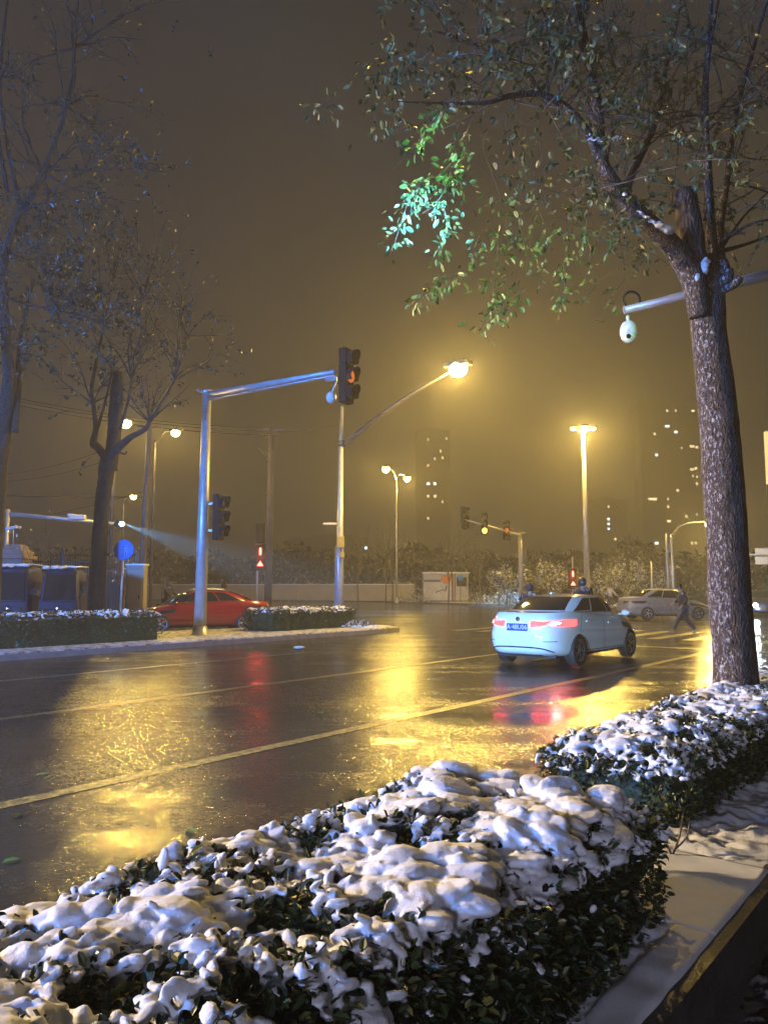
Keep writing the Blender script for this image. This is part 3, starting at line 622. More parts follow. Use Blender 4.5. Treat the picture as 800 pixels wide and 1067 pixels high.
T2.path([(112,480,22.3,.14),(102,466,22.1,.12),(97,462,22.0,.11),(100,445,22,.08),(97,420,22,.06),(96,400,22,.055),(108,340,22,.035),(118,290,22,.02)], 8, .12)
T2.path([(99,455,22,.05),(108,425,22,.04),(114,400,22,.03),(120,370,22,.02)], 6)
T2.path([(114,478,22.3,.13),(125,465,22.0,.11),(137,455,21.9,.085),(150,448,21.8,.07),(156,440,21.8,.05),(168,420,21.8,.035),(182,395,21.8,.025),(195,350,21.8,.02)], 8, .12)
T2.path([(125,448,22.2,.05),(133,420,22.1,.04),(137,395,22,.035),(134,360,22,.025),(150,310,22,.02),(172,230,22,.012)], 7)
T2.path([(105,400,22,.03),(113,402,22,.045)], 6); T2.path([(121,470,22.0,.03),(130,473,21.8,.03),(132,470,21.8,.02)], 6, .3)
for (q, cnt, L, rad, dr, lf) in (((108,340,22),7,2.6,.016,.0,.3), ((97,420,22),5,2.0,.014,.03,.5), ((137,395,22),8,2.8,.016,.0,.3), ((150,310,22),7,2.6,.014,.0,.35), ((156,440,21.8),7,2.4,.014,.0,.35), ((182,395,21.8),7,2.6,.014,.0,.4), ((118,290,22),6,2.2,.012,.0,.4), ((195,350,21.8),5,1.8,.010,.0,.45)):
    for _ in range(cnt): T2.shoot(P(*q), Vector((T2.r.gauss(.15,.45), T2.r.gauss(0,.4), T2.r.gauss(1.0,.35))), L*T2.r.uniform(.6,1.2), rad*1.7, 0, dr, lf, .09, 4)
for q in ((95,360,22,45,160), (120,320,22,55,170), (150,370,22,40,70), (85,410,22,30,40), (160,270,22,60,60), (140,220,22,70,50), (90,480,22,14,14)): T2.cluster(*q)
T2.finish()
# ------------------------------------------------------------------ bare and snowed trees far away
def bare_tree(label, px, Y, ybase, ytop, seed, leafm=None, leafy=0.0, spread=.35, r=.09, ls=.22, twm='twig', trunkfrac=.35, nk=6, group='young trees along the far pavement'):
    R = random.Random(seed); b = P(px, ybase, Y); zt = P(px, ytop, Y).z; b = Vector((b.x, Y, .12)); h = zt-b.z
    T = Tree(label, b, M[twm], leafm or M['snow_leaf'], ls, seed, M[twm], group, 'roadside_tree')
    top = b+Vector((R.gauss(0,.05), 0, h*trunkfrac)); T.limb.tube([b, b.lerp(top,.5)+Vector((.03,0,0)), top], [r, r*.85, r*.75], 7)
    for i in range(nk):
        a = 2*PI*i/nk+R.random(); d = Vector((math.cos(a)*spread, math.sin(a)*spread, 1)); T.shoot(top-Vector((0,0,R.random()*h*.15)), d, h*(1-trunkfrac)*R.uniform(.75,1.05)/d.length*1.05, r*.55, 0, 0, leafy, .07, 5, .4, .2)
    return T.finish()
for i, (px, Y, yb, yt, lab) in enumerate(((373,84,625,560,'bare young tree in front of the pale wall, just right of the tall pole'), (402,82,625,545,'bare forked young tree left of the tall double armed lamp'), (409,83,625,552,'thin bare tree touching the double armed lamp post'), (467,74,627,556,'bare tree rising behind the poster kiosk'), (500,70,628,560,'thin upright bare tree right of the poster kiosk'), (312,92,624,585,'smallest bare tree showing above the wall beside the utility pole'))):
    bare_tree(lab, px, Y, yb, yt, 40+i, None, .12, .22, .08, .14, nk=5)
bare_tree('bushy tree loaded with snow, lit yellow beside the far signal pole', 541, 64, 628, 575, 61, None, 1.0, .75, .12, .30, 'twig_snow', .22, 12)
bare_tree('rounded snowy tree left of the far red signal', 577, 66, 628, 580, 62, None, .9, .7, .10, .26, 'twig_snow', .2, 11)
for i, (px, Y, yt, lab) in enumerate(((632,68,582,'snow dusted tree just right of the lamp mast'), (652,72,575,'tallest snow dusted tree right of the lamp mast'), (676,74,583,'snow dusted tree left of the right hand street lamp'), (612,80,590,'low hazy tree behind the lamp mast'), (522,80,590,'low hazy tree left of the far signal pole'), (692,90,590,'far hazy tree behind the walking person'))):
    bare_tree(lab, px, Y, 628, yt, 70+i, None, .8, .65, .11, .26, 'twig_snow', .2, 11)
for i, (px, Y, yb, yt, lab) in enumerate(((128,29,625,560,'thin bare sapling beside the blue round sign'), (36,31,640,545,'bare leaning sapling beside the stone gate pillar'), (170,40,630,570,'bare sapling behind the leaning utility pole'))):
    bare_tree(lab, px, Y, yb, yt, 90+i, None, .1, .25, .05, .12, nk=4, group='bare saplings on the left')
# dark wood far behind
def wood(label, x0, x1, Y, ztop, seed, n):
    rng = np.random.default_rng(seed); b = Vector(((x0+x1)/2, Y, 0))
    x = rng.uniform(x0, x1, n); prof = np.array([ztop*(.72+.38*noise.noise(Vector((q*.11, seed, 0)))+.2*noise.noise(Vector((q*.5, seed, 3)))) for q in x])
    z = prof*rng.uniform(0, 1, n)**.7; y = Y+rng.normal(0, 2.0, n)
    V, Q = leaves_np(np.stack([x,y,z],1), rng.normal(0,1,(n,3)), rng.normal(0,1,(n,3)), rng.uniform(.5,1.4,n), .6)
    o_ = np_mesh('wood', V, Q, M['tree_leaf_dark'], None); o_['kind'] = 'stuff'; return o_
wood('dark wood', -75, 75, 125, 9.5, 5, 16000)
# verge bushes with snow on the far pavement
rng = np.random.default_rng(4); bl = []
vb = thing('verge_shrubs', 'snowy low shrubs along the foot of the pale wall and kiosk', 'shrubs', (0,80,.14)); 
PA = []; 
for (px, Y, s_) in [(431,77,.9),(438,77,.7),(494,74,.8),(503,71,.7),(511,70,.8),(522,68,.8),(529,67,.9),(535,66,.8),(548,65,.7),(300,90,.8),(310,90,.8),(322,90,.7),(420,80,.8)]:
    c = P(px, 624, Y); n_ = 260; p = rng.normal(0,1,(n_,3))*np.array([s_*.8,s_*.5,s_*.33])+np.array([c.x,c.y,.14+s_*.45]); p[:,2] = np.maximum(p[:,2],.15); PA.append(p)
PA = np.concatenate(PA); V, Q = leaves_np(PA, rng.normal(0,1,(len(PA),3)), rng.normal(0,.5,(len(PA),3))+np.array([0,0,1.0]), rng.uniform(.1,.22,len(PA)), .6)
np_mesh('foliage', V, Q, M['snow_leaf'], vb)
# snow covered plants at the island tip, and the little bare twig by the slab
for i, (px, py, Y, s_, lab) in enumerate(((357,650,28.2,.5,'spiky snowed plant at the foot of the tall pole'), (368,655,28.0,.35,'low snowed plant just right of the tall pole'), (380,658,27.8,.28,'flattest snowed plant at the very tip of the island'))):
    T = thing('snowed_plant', lab, 'plant', P(px,py,Y)*1.0-Vector((0,0,P(px,py,Y).z-.16)), 0, 'snowed plants on the island tip'); n_ = 150
    c = np.array(T.location); d_ = rng.normal(0,1,(n_,3)); d_[:,2] = np.abs(d_[:,2])*1.3
    V, Q = leaves_np(c[None]+rng.normal(0,s_*.35,(n_,3))*np.array([1.5,1,.15])+np.array([0,0,.03]), d_, rng.normal(0,1,(n_,3)), rng.uniform(.3,.8,n_)*s_, .22); np_mesh('leaves', V, Q, M['snow_leaf'], T)
    r0 = rng.uniform(.05,.13,24); remesh_snow('snow', [blobs(c[None]+rng.normal(0,s_*.55,(24,3))*np.array([1.5,.8,.1])+np.array([0,0,.03]), np.stack([r0*1.4,r0,r0*.5],1), rotmats(np.tile([[0,0,1.0]],(24,1)), rng.uniform(0,6,24)), ICO1)], .025, T, M['snow'], 1)
tw = Tree('small bare forked twig sticking out of the snow between the two hedges', G(702,893,.22), M['twig'], M['hedge_leaf'], .05, 3, name='bare_sapling', cat='sapling')
tw.path([(700,893,4.1,.006),(694,878,4.1,.005),(686,868,4.1,.003)], 5, sub=2); tw.path([(700,893,4.1,.006),(708,872,4.1,.005),(712,845,4.1,.003)], 5, sub=2); tw.path([(703,885,4.1,.005),(716,872,4.1,.004),(718,852,4.1,.002)], 5, sub=2); tw.path([(698,893,4.12,.005),(684,890,4.15,.003)], 5, sub=2)
tw.spray([(676,855,4.2),(688,862,4.2),(694,875,4.15)], 7, .03, .002); tw.finish('stem')
# fallen leaves on the road and slab
for i, (px, py, z) in enumerate(((37,808,.006),(24,848,.006),(22,895,.006),(205,868,.006),(331,743,.006),(660,768,.006))):
    g_ = G(px, py, z); V, Q = leaves_np(np.array([list(g_)]), np.array([[random.gauss(0,1),random.gauss(0,1),.05]]), np.array([[0,0,1.0]]), [.11 if i < 5 else .09], .6, .3)
    o_ = np_mesh('fallen_leaf', V, Q, M['tree_leaf'], None); tag(o_, ['fallen leaf on the wet road, farthest of the three by the left edge','fallen leaf by the left edge of the road, middle of three','fallen leaf nearest the hedge at the left edge','fallen leaf in the gold reflection near the hedge','fallen leaf below the upper yellow line, near its middle','fallen leaf on the wet road beside the second hedge'][i], 'leaf', 'fallen leaves on the wet road')
    o_.location.z = 0
gl = G(312,676,.02); tag((lambda m_: part('litter', m_.ball(gl+Vector((0,0,.03)), (.16,.09,.04), 10), M['white_sign']))(MB()), 'pale scrap of litter on the road below the box hedge', 'litter')
# ------------------------------------------------------------------ poles, signals and street lamps
def signal_head(parent_name, label, pos, face, lit, size=1.0, nl=3, group='traffic signal heads', box='black', visor=True, colors=None):
    """face: direction the lenses look; lit: list of (index from top, material)"""
    t = thing('traffic_signal', label, 'traffic light', pos, 0, group); f = Vector(face); f.z = 0; f.normalize(); sd = Vector((-f.y, f.x, 0)); h = .40*nl*size; p = Vector(pos); R = Matrix((sd, f, Vector((0,0,1)))).transposed()
    hb = MB(); hb.box(p, (.37*size, .20*size, h+.06*size), R, .04*size)
    for i in range(nl-1): hb.box(p+Vector((0,0,h/2-(i+1)*h/nl)), (.41*size,.205*size,.012*size), R)
    part('housing', hb, M[box], t)
    for i in range(nl):
        c = p+Vector((0,0,h/2-(i+.5)*h/nl))+f*.10*size; m_ = dict(lit).get(i, 'lens_off')
        lb = MB(); lb.lathe([(.155*size,0),(.15*size,.02*size),(.10*size,.045*size),(.001,.055*size)], c, 20, aim(f)); lo = part('lens', lb, M[m_], t)
        if visor:
            vb_ = MB(); vs = []; fs = []; n_ = 18
            for k in range(n_+1):
                a = -.25*PI+1.5*PI*k/n_; dirv = sd*math.cos(a)+Vector((0,0,1))*math.sin(a); L_ = .23*size*(.55+.45*max(0, math.sin(a)))
                for rr_, LL in ((.175,0),(.175,1),(.165,1),(.165,0)): vs.append(c+dirv*rr_*size+f*L_*LL)
            for k in range(n_):
                for q in range(4): a = k*4+q; b = k*4+(q+1) % 4; fs.append((a, b, b+4, a+4))
            vb_.add(vs, fs); part('visor', vb_, M['black'], t)
    return t
def tapered_pole(mb, base, top, r0, r1, n=14): mb.tube([base, base.lerp(top,.5), top], [r0, (r0+r1)/2, r1], n)
# near-left signal pole with long arm
pb = G(208,667); pb.z = .13; X = pb.x; Y0 = pb.y
ztop = P(217,408,Y0).z
t = thing('signal_mast', 'tall blue lit signal mast whose long arm reaches over the road', 'signal pole', pb)
m_ = MB(); tapered_pole(m_, pb, Vector((pb.x+.05,Y0,ztop)), .20, .135, 8); m_.lathe([(.30,0),(.30,.04),(.24,.05),(.22,.28),(.20,.30)], pb, 12); part('pole', m_, M['pole'], t)
m_ = MB(); m_.lathe([(.15,0),(.17,.02),(.17,.10),(.08,.14)], Vector((pb.x+.05,Y0,ztop-.06)), 12); m_.cyl(Vector((pb.x-.25,Y0-.1,ztop+.02)), Vector((pb.x-.05,Y0,ztop-.02)), .05); part('cap', m_, M['pole'], t)
armend = P(349,387,Y0-4.4)
m_ = MB(); a0 = Vector((pb.x+.15,Y0-.1,ztop-.12)); m_.tube([a0, armend], [.115,.065], 8); m_.tube([a0+Vector((0,0,-.16)), armend+Vector((0,0,-.09))], [.03,.025], 6); m_.box(armend+Vector((-.1,0,-.2)), (.3,.12,.1)); part('arm', m_, M['pole'], t)
hp = P(361,392,Y0-4.6)
hface = (P(800,560,10)-hp); hface = Vector((.86,-.50,0))
s1 = signal_head('', 'large signal head hanging at the end of the long arm, amber lens faintly lit', hp+Vector((0,0,0)), hface, [(1,'amber_dim'),], 1.12, 3)
s2 = signal_head('', 'dark signal head on the side of the blue lit mast', P(228,539,Y0-.1), Vector((.93,-.35,0)), [], 1.12, 3)
for yy in (525,553): m_ = MB(); m_.box(P(219,yy,Y0), (.3,.06,.06)); part('signal_bracket', m_, M['pole'], t)
m_ = MB(); m_.ball(P(345,414,Y0-4.5),(.13,.13,.16),12); m_.cyl(P(345,410,Y0-4.5), P(350,398,Y0-4.5), .02); o_ = part('camera_dome', m_, M['white_sign'], t)
# street lamp with long rising arm
pb = G(353,655); pb.z = .15; Y2 = pb.y; zt = P(356,424,Y2).z
t = thing('street_lamp', 'tall lamp post at the island tip whose rising arm carries the brightest sodium lamp', 'street lamp', pb)
m_ = MB(); m_.tube([pb, pb+Vector((0,0,3.0)), pb+Vector((.02,0,3.1)), Vector((P(356,424,Y2).x,Y2,zt))], [.21,.16,.13,.075], 14); m_.lathe([(.34,0),(.34,.05),(.24,.07),(.22,.3)], pb, 14); part('pole', m_, M['pole'], t)
La = P(360,462,Y2-.1); Lb = Vector((2.65, 26.8, P(478,383,26.8).z))
m_ = MB(); pts = [La.lerp(Lb, k/8)+Vector((0,0,.22*math.sin(PI*k/8))) for k in range(9)]; m_.tube(pts, [.12-.085*k/8 for k in range(9)], 10); m_.cyl(Vector((P(356,462,Y2).x,Y2,La.z-.1)), Vector((P(356,462,Y2).x,Y2,La.z+.12)), .16); part('arm', m_, M['pole_dark'], t)
m_ = MB(); m_.box(P(355,565,Y2-.2), (.28,.2,.45), None, .03); m_.box(P(356,578,Y2-.2), (.2,.15,.2)); part('control_box', m_, M['yellow_box'], t)
m_ = MB(); m_.tube([P(353,546,Y2), P(346,545,Y2-.2), P(338,547,Y2-.3)], [.03,.03,.02], 6); m_.box(P(343,546,Y2-.3), (.5,.2,.1), None, .04); part('camera_arm', m_, M['white_sign'], t)
def luminaire(t, p, dirv, s=1.0, lens='sod_lens', W=1500, c=SOD, down=True, rad=.16):
    d = Vector(dirv); d.z = 0; d.normalize(); sd = Vector((-d.y,d.x,0)); R = Matrix((d, sd, Vector((0,0,1)))).transposed()
    hb = MB(); hb.box(p+Vector((0,0,.10*s)), (.75*s,.32*s,.14*s), R, .05*s); h_ = part('lamp_head', hb, M['pole_dark'], t)
    lb = MB(); lb.ball(p+Vector((0,0,-.05*s)), (.25*s,.22*s,.20*s), 16, R); part('lamp_lens', lb, M[lens], t)
    if W: lamp(p-Vector((0,0,.22*s)), c, W, rad, 'lamp_light', t)
luminaire(t, Lb, Lb-La, 1.35, 'sod_lens', 13000, SOD, rad=.2)
# double armed lamp, far
def lamp_post(label, px, Y, ybase, ytop, arms, r=.11, group='street lamps beyond the crossing', W=900, ls=1.4):
    b = Vector((P(px,ybase,Y).x, Y, .13)); tp = P(px, ytop, Y); tp.x = b.x
    t = thing('street_lamp', label, 'street lamp', b, 0, group); m_ = MB(); tapered_pole(m_, b, tp, r, r*.6); m_.lathe([(r*1.7,0),(r*1.7,.05),(r*1.2,.5),(r,.52)], b, 12); part('pole', m_, M['pole'], t)
    for (lx, ly, lY, Wk, lens) in arms:
        e = P(lx, ly, lY); m_ = MB(); mid = tp.lerp(e,.5)+Vector((0,0,.35)); m_.tube([tp-Vector((0,0,.2)), tp.lerp(e,.25)+Vector((0,0,.3)), mid, e+Vector((0,0,.12))], [r*.5]*4, 8); part('arm', m_, M['pole'], t)
        luminaire(t, e, e-tp, ls, lens, Wk)
    return t
lamp_post('tall double armed street lamp between the pole and the poster kiosk', 413, 72, 626, 498, [(402,488,62,5800,'sod_far'),(424,498,74,7500,'sod_far')])
lamp_post('street lamp with a long arm disappearing behind the large tree trunk', 702, 52, 630, 556, [(741,545,40,6500,'sod_far')], W=3000)
# high mast with a ring of lamps
b = Vector((P(612,628,62).x,62,.13)); tp = P(611.5,452,62)
t = thing('lamp_mast', 'very tall straight mast topped by a cluster of bright lamps', 'street lamp', b)
m_ = MB(); tapered_pole(m_, b, Vector((b.x,62,tp.z)), .24, .14, 14); m_.lathe([(.4,0),(.4,.06),(.3,.1),(.26,.9)], b, 14); part('pole', m_, M['pole'], t)
m_ = MB(); c = Vector((b.x,62,tp.z+.2)); m_.lathe([(.16,-.3),(.35,0),(.35,.08),(.12,.2)], c, 14)
for k in range(5):
    a = k/4*PI; m_.cyl(c, c+Vector((math.cos(a)*.85,-math.sin(a)*.5,.15)), .04, 6)
part('lamp_ring', m_, M['pole_dark'], t)
for k, (dx, dy) in enumerate(((-.82,-.1),(-.02,-.6),(.78,-.1),(.3,.5))):
    q = c+Vector((dx,dy,.22)); hb = MB(); hb.box(q+Vector((0,0,.14)), (.5,.4,.14), None, .04); part('floodlight', hb, M['pole_dark'], t)
    lb = MB(); lb.ball(q, (.24,.2,.15), 14); part('lamp_lens', lb, M['sod_far'], t)
lamp(c+Vector((0,-.3,-.15)), SOD, 16000, .3, 'lamp_light', t)
# lamps seen through / beside the left tree
def far_lamp(label, px, py, Y, W, ybase, dx, lens='sod_far', s=1.3, hidden=False):
    e = P(px,py,Y); b = Vector((e.x+dx, Y+1.2, .1)); t = thing('street_lamp', label, 'street lamp', b, 0, 'street lamps along the left road')
    m_ = MB(); m_.tube([b, Vector((b.x,b.y,e.z-1.0)), Vector((b.x,b.y,e.z-.3))], [.11,.08,.07], 10); m_.tube([Vector((b.x,b.y,e.z-.4)), Vector((b.x,b.y,e.z)).lerp(e,.5)+Vector((0,0,.15)), e+Vector((0,0,.12))], [.06,.05,.045], 8); part('pole', m_, M['pole_dark'], t)
    luminaire(t, e, e-b, s, lens, W); return t
far_lamp('sodium street lamp glowing against the cut top of the dark pollarded tree', 131, 440, 34, 4000, 630, -.9, s=1.1)
far_lamp('smaller sodium lamp right of the leaning utility pole', 183, 450, 46, 4200, 628, -1.6, s=1.15)
far_lamp('lowest and faintest lamp on the left, below the cables', 139, 517, 62, 900, 626, -1.2, s=1.1)
# far signal gantry
Yg = 60; b = Vector((P(543,628,Yg).x,Yg,.13)); tp = P(543,556,Yg); tp.x = b.x
t = thing('signal_mast', 'far signal mast with a long arm carrying three signal heads', 'signal pole', b)
m_ = MB(); tapered_pole(m_, b, tp, .19, .15); m_.lathe([(.3,0),(.3,.05),(.22,.3)], b, 12); m_.box(tp+Vector((0,0,.05)), (.8,.3,.12)); part('pole', m_, M['pole'], t)
e = P(483,541,47.5); a0 = tp-Vector((0,0,.15)); m_ = MB(); m_.tube([a0, e], [.11,.06], 8); m_.cyl(a0.lerp(e,.15)+Vector((0,0,.35)), a0.lerp(e,.45)+Vector((0,0,.35)), .03, 6)
for k in (.15,.25,.35,.45): m_.cyl(a0.lerp(e,k), a0.lerp(e,k)+Vector((0,0,.35)), .025, 6)
part('arm', m_, M['pole'], t)
fc = Vector((.15,-1,0))
for k, (fr, lit, lab) in enumerate(((1.0,[(1,'lens_off')],'unlit signal head at the tip of the far gantry arm'), (.70,[(2,'amber_led')],'signal head glowing yellow on the far gantry arm'), (.30,[(1,'amber_dim')],'signal head glowing dull red nearest the far gantry mast'))):
    q = a0.lerp(e, fr); signal_head('', lab, q+Vector((0,-.25,.05)), fc if k else Vector((.8,-.6,0)), lit, 1.15, 3)
signal_head('', 'dark signal head on the side of the far gantry mast', P(550,581,Yg-.2), Vector((.9,-.4,0)), [], 1.1, 3)
# pedestrian style red signals
def ped_signal(label, px, Y, ytop, ybase, ys, polex, glyph=True, group='red pedestrian signals'):
    c0 = P(px, ys, Y); s = 1.0; b = Vector((P(polex,ybase,Y).x, Y+.15, .12)); t = thing('pedestrian_signal', label, 'pedestrian signal', b, 0, group)
    m_ = MB(); tp = P(polex, ytop, Y+.15); m_.tube([b, Vector((b.x,b.y,tp.z))], [.07,.06], 10)
    m_.box(Vector(((b.x+c0.x)/2, Y+.1, c0.z+.5)), (abs(b.x-c0.x)+.1,.05,.05)); m_.box(Vector(((b.x+c0.x)/2, Y+.1, c0.z-.5)), (abs(b.x-c0.x)+.1,.05,.05)); part('pole', m_, M['pole'], t)
    hb = MB(); hb.box(c0+Vector((0,0,0)), (.62,.22,1.5), None, .04); part('housing', hb, M['black'], t)
    for k, dz in enumerate((.36,-.36)):
        gm = MB(); c = c0+Vector((0,-.125,dz)); g = .72
        if k == 0:
            gm.ball(c+Vector((0,0,.14)), (.06,.02,.06), 10); gm.box(c+Vector((0,0,.0)), (.12,.02,.19)); gm.box(c+Vector((-.035,0,-.15)), (.045,.02,.13)); gm.box(c+Vector((.035,0,-.15)), (.045,.02,.13))
        else: gm.add([c+Vector((-.17,0,-.12)), c+Vector((.17,0,-.12)), c+Vector((0,0,.16)), c+Vector((-.17,-.02,-.12)), c+Vector((.17,-.02,-.12)), c+Vector((0,-.02,.16))], [(0,2,1),(3,4,5),(0,1,4,3),(1,2,5,4),(2,0,3,5)])
        part('symbol', gm, M['red_led'], t)
    return t, c0
t, c0 = ped_signal('red pedestrian signal left of the vertical utility pole, above the red car', 271.5, 44, 545, 628, 581, 267)
lamp(c0+Vector((0,-.5,0)), (1,.05,.02), 45, .25, 'signal_glow', t)
t, c0 = ped_signal('far red pedestrian signal in front of the snowy trees', 596.5, 56, 580, 628, 603, 598); lamp(c0+Vector((0,-.5,0)), (1,.05,.02), 90, .25, 'signal_glow', t)
m_ = MB(); q = P(271.5,555,44); m_.box(q, (.5,.3,1.2), None, .05); tag(part('signal_cabinet', m_, M['black']), 'dark unlit box above the red pedestrian signal by the utility pole', 'signal box')
# utility poles
t = thing('utility_pole', 'leaning utility pole with red and white bands at its foot', 'utility pole', Vector((P(146,628,32).x,32,.12)), 0, 'utility poles')
m_ = MB(); b = t.location.copy(); tp = P(156,440,32); m_.tube([b, b.lerp(tp,.5), tp], [.17,.14,.10], 12); m_.tube([tp+Vector((-.5,0,-.2)), tp+Vector((.5,0,-.2))], [.04,.04], 6); part('pole', m_, M['wood_pole'], t)
for k in range(4):
    m_ = MB(); m_.tube([b.lerp(tp,.02+.035*k), b.lerp(tp,.02+.035*k+.033)], [.176,.175], 14); part('band', m_, M['red_strip' if k % 2 == 0 else 'white_sign'], t)
t = thing('utility_pole', 'vertical utility pole with cross arms and cables left of the tall lamp post', 'utility pole', Vector((P(279,628,48).x,48,.05)), 0, 'utility poles')
m_ = MB(); b = t.location.copy(); tp2 = P(283,443,48); m_.tube([b, b.lerp(tp2,.5), tp2], [.24,.21,.17], 12); part('pole', m_, M['wood_pole'], t)
m_ = MB()
for z_, wd in ((448,1.5),(453,.9)):
    c = P(283,z_,48); m_.box(c, (wd,.1,.1))
for z_ in (470,481,517,556,560,603): c = P(281,z_,48); m_.lathe([(.22,0),(.22,.06)], c, 12)
m_.tube([P(270,467,48),P(276,473,48),P(281,481,48)], [.04]*3, 6); part('cross_arm', m_, M['pole_dark'], t); m_ = MB(); c = P(290,577,48); m_.box(c+Vector((.3,0,0)), (.9,.05,.04)); m_.box(P(293,580,48)+Vector((0,0,-.3)), (.12,.05,.5)); part('bracket', m_, M['pole_dark'], t)
# cables
def cable(mb, a, b_, sag, r=.018, n=14):
    mb.tube([a.lerp(b_, k/n)-Vector((0,0,sag*4*(k/n)*(1-k/n))) for k in range(n+1)], [r]*(n+1), 5)
for k, (ya, yb_, lab) in enumerate(((398,446,'topmost of the three cables running to the vertical utility pole'),(401,449,'middle of the three cables running to the vertical utility pole'),(405,453,'lowest of the three cables running to the vertical utility pole'))):
    m_ = MB(); cable(m_, P(-60,ya,34), P(283,yb_,48), .5, .022, 20); tag(part('overhead_cable', m_, M['black']), lab, 'cable', 'overhead cables')
for (a, b_, sg, r_, lab) in ((P(-40,516,36),P(150,518,33),.02,.02,'straight horizontal cable crossing behind the dark tree trunk'), (P(-20,495,40),P(105,470,38),.3,.012,'thin cable rising towards the dark tree, upper one'), (P(-20,502,40),P(110,480,38),.3,.012,'thin cable rising towards the dark tree, lower one'), (P(30,540,40),P(150,512,36),.1,.012,'thin cable slanting above the iron fence'), (P(283,448,48),P(357,440,58),.3,.014,'short cable from the vertical pole towards the tall lamp post')):
    m_ = MB(); cable(m_, a, b_, sg, r_); tag(part('overhead_cable', m_, M['black']), lab, 'cable', 'overhead cables')
# boom of the gate gantry on the left
t = thing('gantry', 'pale horizontal boom on an upright above the stone gate pillar', 'gantry', Vector((P(3,640,34).x,34,.12)))
m_ = MB(); b = t.location.copy(); m_.tube([b, Vector((b.x,34,P(3,531,34).z))], [.10,.09], 10); part('upright', m_, M['pole'], t)
m_ = MB(); m_.tube([P(3,535,34), P(132,547,35)], [.11,.07], 8); part('boom', m_, M['pole'], t)
m_ = MB(); m_.box(P(81,539,34.3), (.7,.3,.22), None, .06); m_.box(P(75,537,34.3), (.3,.3,.12), None, .04); part('detector', m_, M['white_sign'], t)
# camera pole with dome camera, right
t = thing('camera_arm', 'blue lit horizontal camera arm passing behind the tree trunk', 'camera pole', Vector((P(900,640,8.8).x,8.8,.0)))
b = t.location.copy(); a1 = P(650,323,8.9); a2 = Vector((b.x,8.8,P(800,299,8.8).z+.35)); m_ = MB(); m_.tube([a1, a2], [.045,.055], 10); m_.tube([a1+Vector((.25,0,.085)), a2+Vector((0,0,.10))], [.022,.022], 8); m_.box(a1.lerp(a2,.9)+Vector((0,0,.05)), (.03,.03,.1)); part('arm', m_, M['pole'], t)
m_ = MB(); m_.tube([b, Vector((b.x,8.8,a2.z+.2))], [.10,.08], 12); part('pole', m_, M['pole'], t)
m_ = MB(); lc = P(658,312,8.9); m_.tube([lc+Vector((.10*math.cos(a),0,.10*math.sin(a))) for a in [k*PI/8-.3 for k in range(14)]], [.012]*14, 6); part('cable_loop', m_, M['black'], t)
t = thing('dome_camera', 'pale dome surveillance camera hanging from the arm left of the trunk', 'camera', P(655,357,8.9))
m_ = MB(); c = P(655,345,8.9); m_.cyl(P(654,329,8.9), c, .022, 10); part('bracket', m_, M['white_sign'], t)
m_ = MB(); m_.lathe([(.04,.12),(.075,.10),(.10,.04),(.105,-.04),(.095,-.05)][::-1], c, 20); part('housing', m_, M['white_sign'], t)
m_ = MB(); m_.lathe([(.005,-.14),(.05,-.125),(.085,-.09),(.092,-.05)], c, 20); part('dome', m_, M['white_sign'], t)
m_ = MB(); m_.ball(c+Vector((-.03,-.078,-.085)), (.03,.02,.03), 12); part('lens', m_, M['black'], t)
# blue round sign
c = P(129,573,23); b = Vector((P(124.5,645,23).x,23,.13))
t = thing('road_sign', 'blue round road sign with a white figure on a thin post', 'road sign', b)
m_ = MB(); m_.tube([b, c+Vector((-.02,.06,.25))], [.035,.032], 10); part('post', m_, M['pole'], t)
fd = Vector((-.12,-1,0)).normalized(); R = aim(fd); m_ = MB(); m_.lathe([(.30,-.012),(.31,0),(.30,.012)], c, 32, R); part('disc', m_, M['blue_sign'], t)
sd = Vector((-fd.y,fd.x,0)); sgn = MB(); cc = c+fd*.018; Rl = Matrix((sd, fd, Vector((0,0,1)))).transposed()
sgn.box(cc+Vector((0,0,-.10)), (.03,.008,.2), Rl); sgn.box(cc+sd*.07+Vector((0,0,-.12)), (.03,.008,.16), Rl); sgn.box(cc+sd*.05+Vector((0,0,0)), (.2,.008,.03), Rl); sgn.ball(cc+Vector((0,0,.08)), (.03,.006,.03), 10, Rl); part('symbol', sgn, mat('sign_symbol', (.02,.03,.25), .4), t)
# cabinet
m_ = MB(); c = P(144,612,27.5); t = thing('control_cabinet', 'grey street control cabinet between the blue sign and the leaning pole', 'cabinet', Vector((c.x,27.5,.12))); hgt = P(144,589,27.5).z-.12
m_.box(Vector((c.x-.05,27.5,.12+hgt/2)), (.62,.45,hgt), None, .02); part('housing', m_, M['concrete'], t); m_ = MB(); m_.box(Vector((c.x-.05,27.5,.12+hgt+.02)), (.7,.52,.05), None, .015); part('roof', m_, M['snow'], t)
m_ = MB(); m_.box(Vector((c.x-.05,27.265,.12+hgt*.52)), (.5,.02,hgt*.8), None, .008); d_ = part('door', m_, M['wall'], t); m_ = MB(); m_.box(Vector((c.x+.12,27.245,.12+hgt*.5)), (.03,.02,.14)); part('handle', m_, M['black'], d_)
# blue floodlight and its beam
p = P(126,546,30); t = thing('floodlight', 'small icy blue floodlight throwing a beam to the right below the cables', 'floodlight', p)
m_ = MB(); m_.box(p+Vector((-.12,.1,0)), (.3,.25,.25), ry(.5), .04); part('housing', m_, M['black'], t); m_ = MB(); m_.ball(p+Vector((.05,-.06,0)), (.09,.09,.09), 12); part('lens', m_, emit('blue_flood_lens', (.3,.75,1.0), 60), t)
spot(p+Vector((.2,-.05,-.03)), P(250,588,36), (.20,.55,1.0), 260000, 17, .05, .6, 'blue_spot', t)
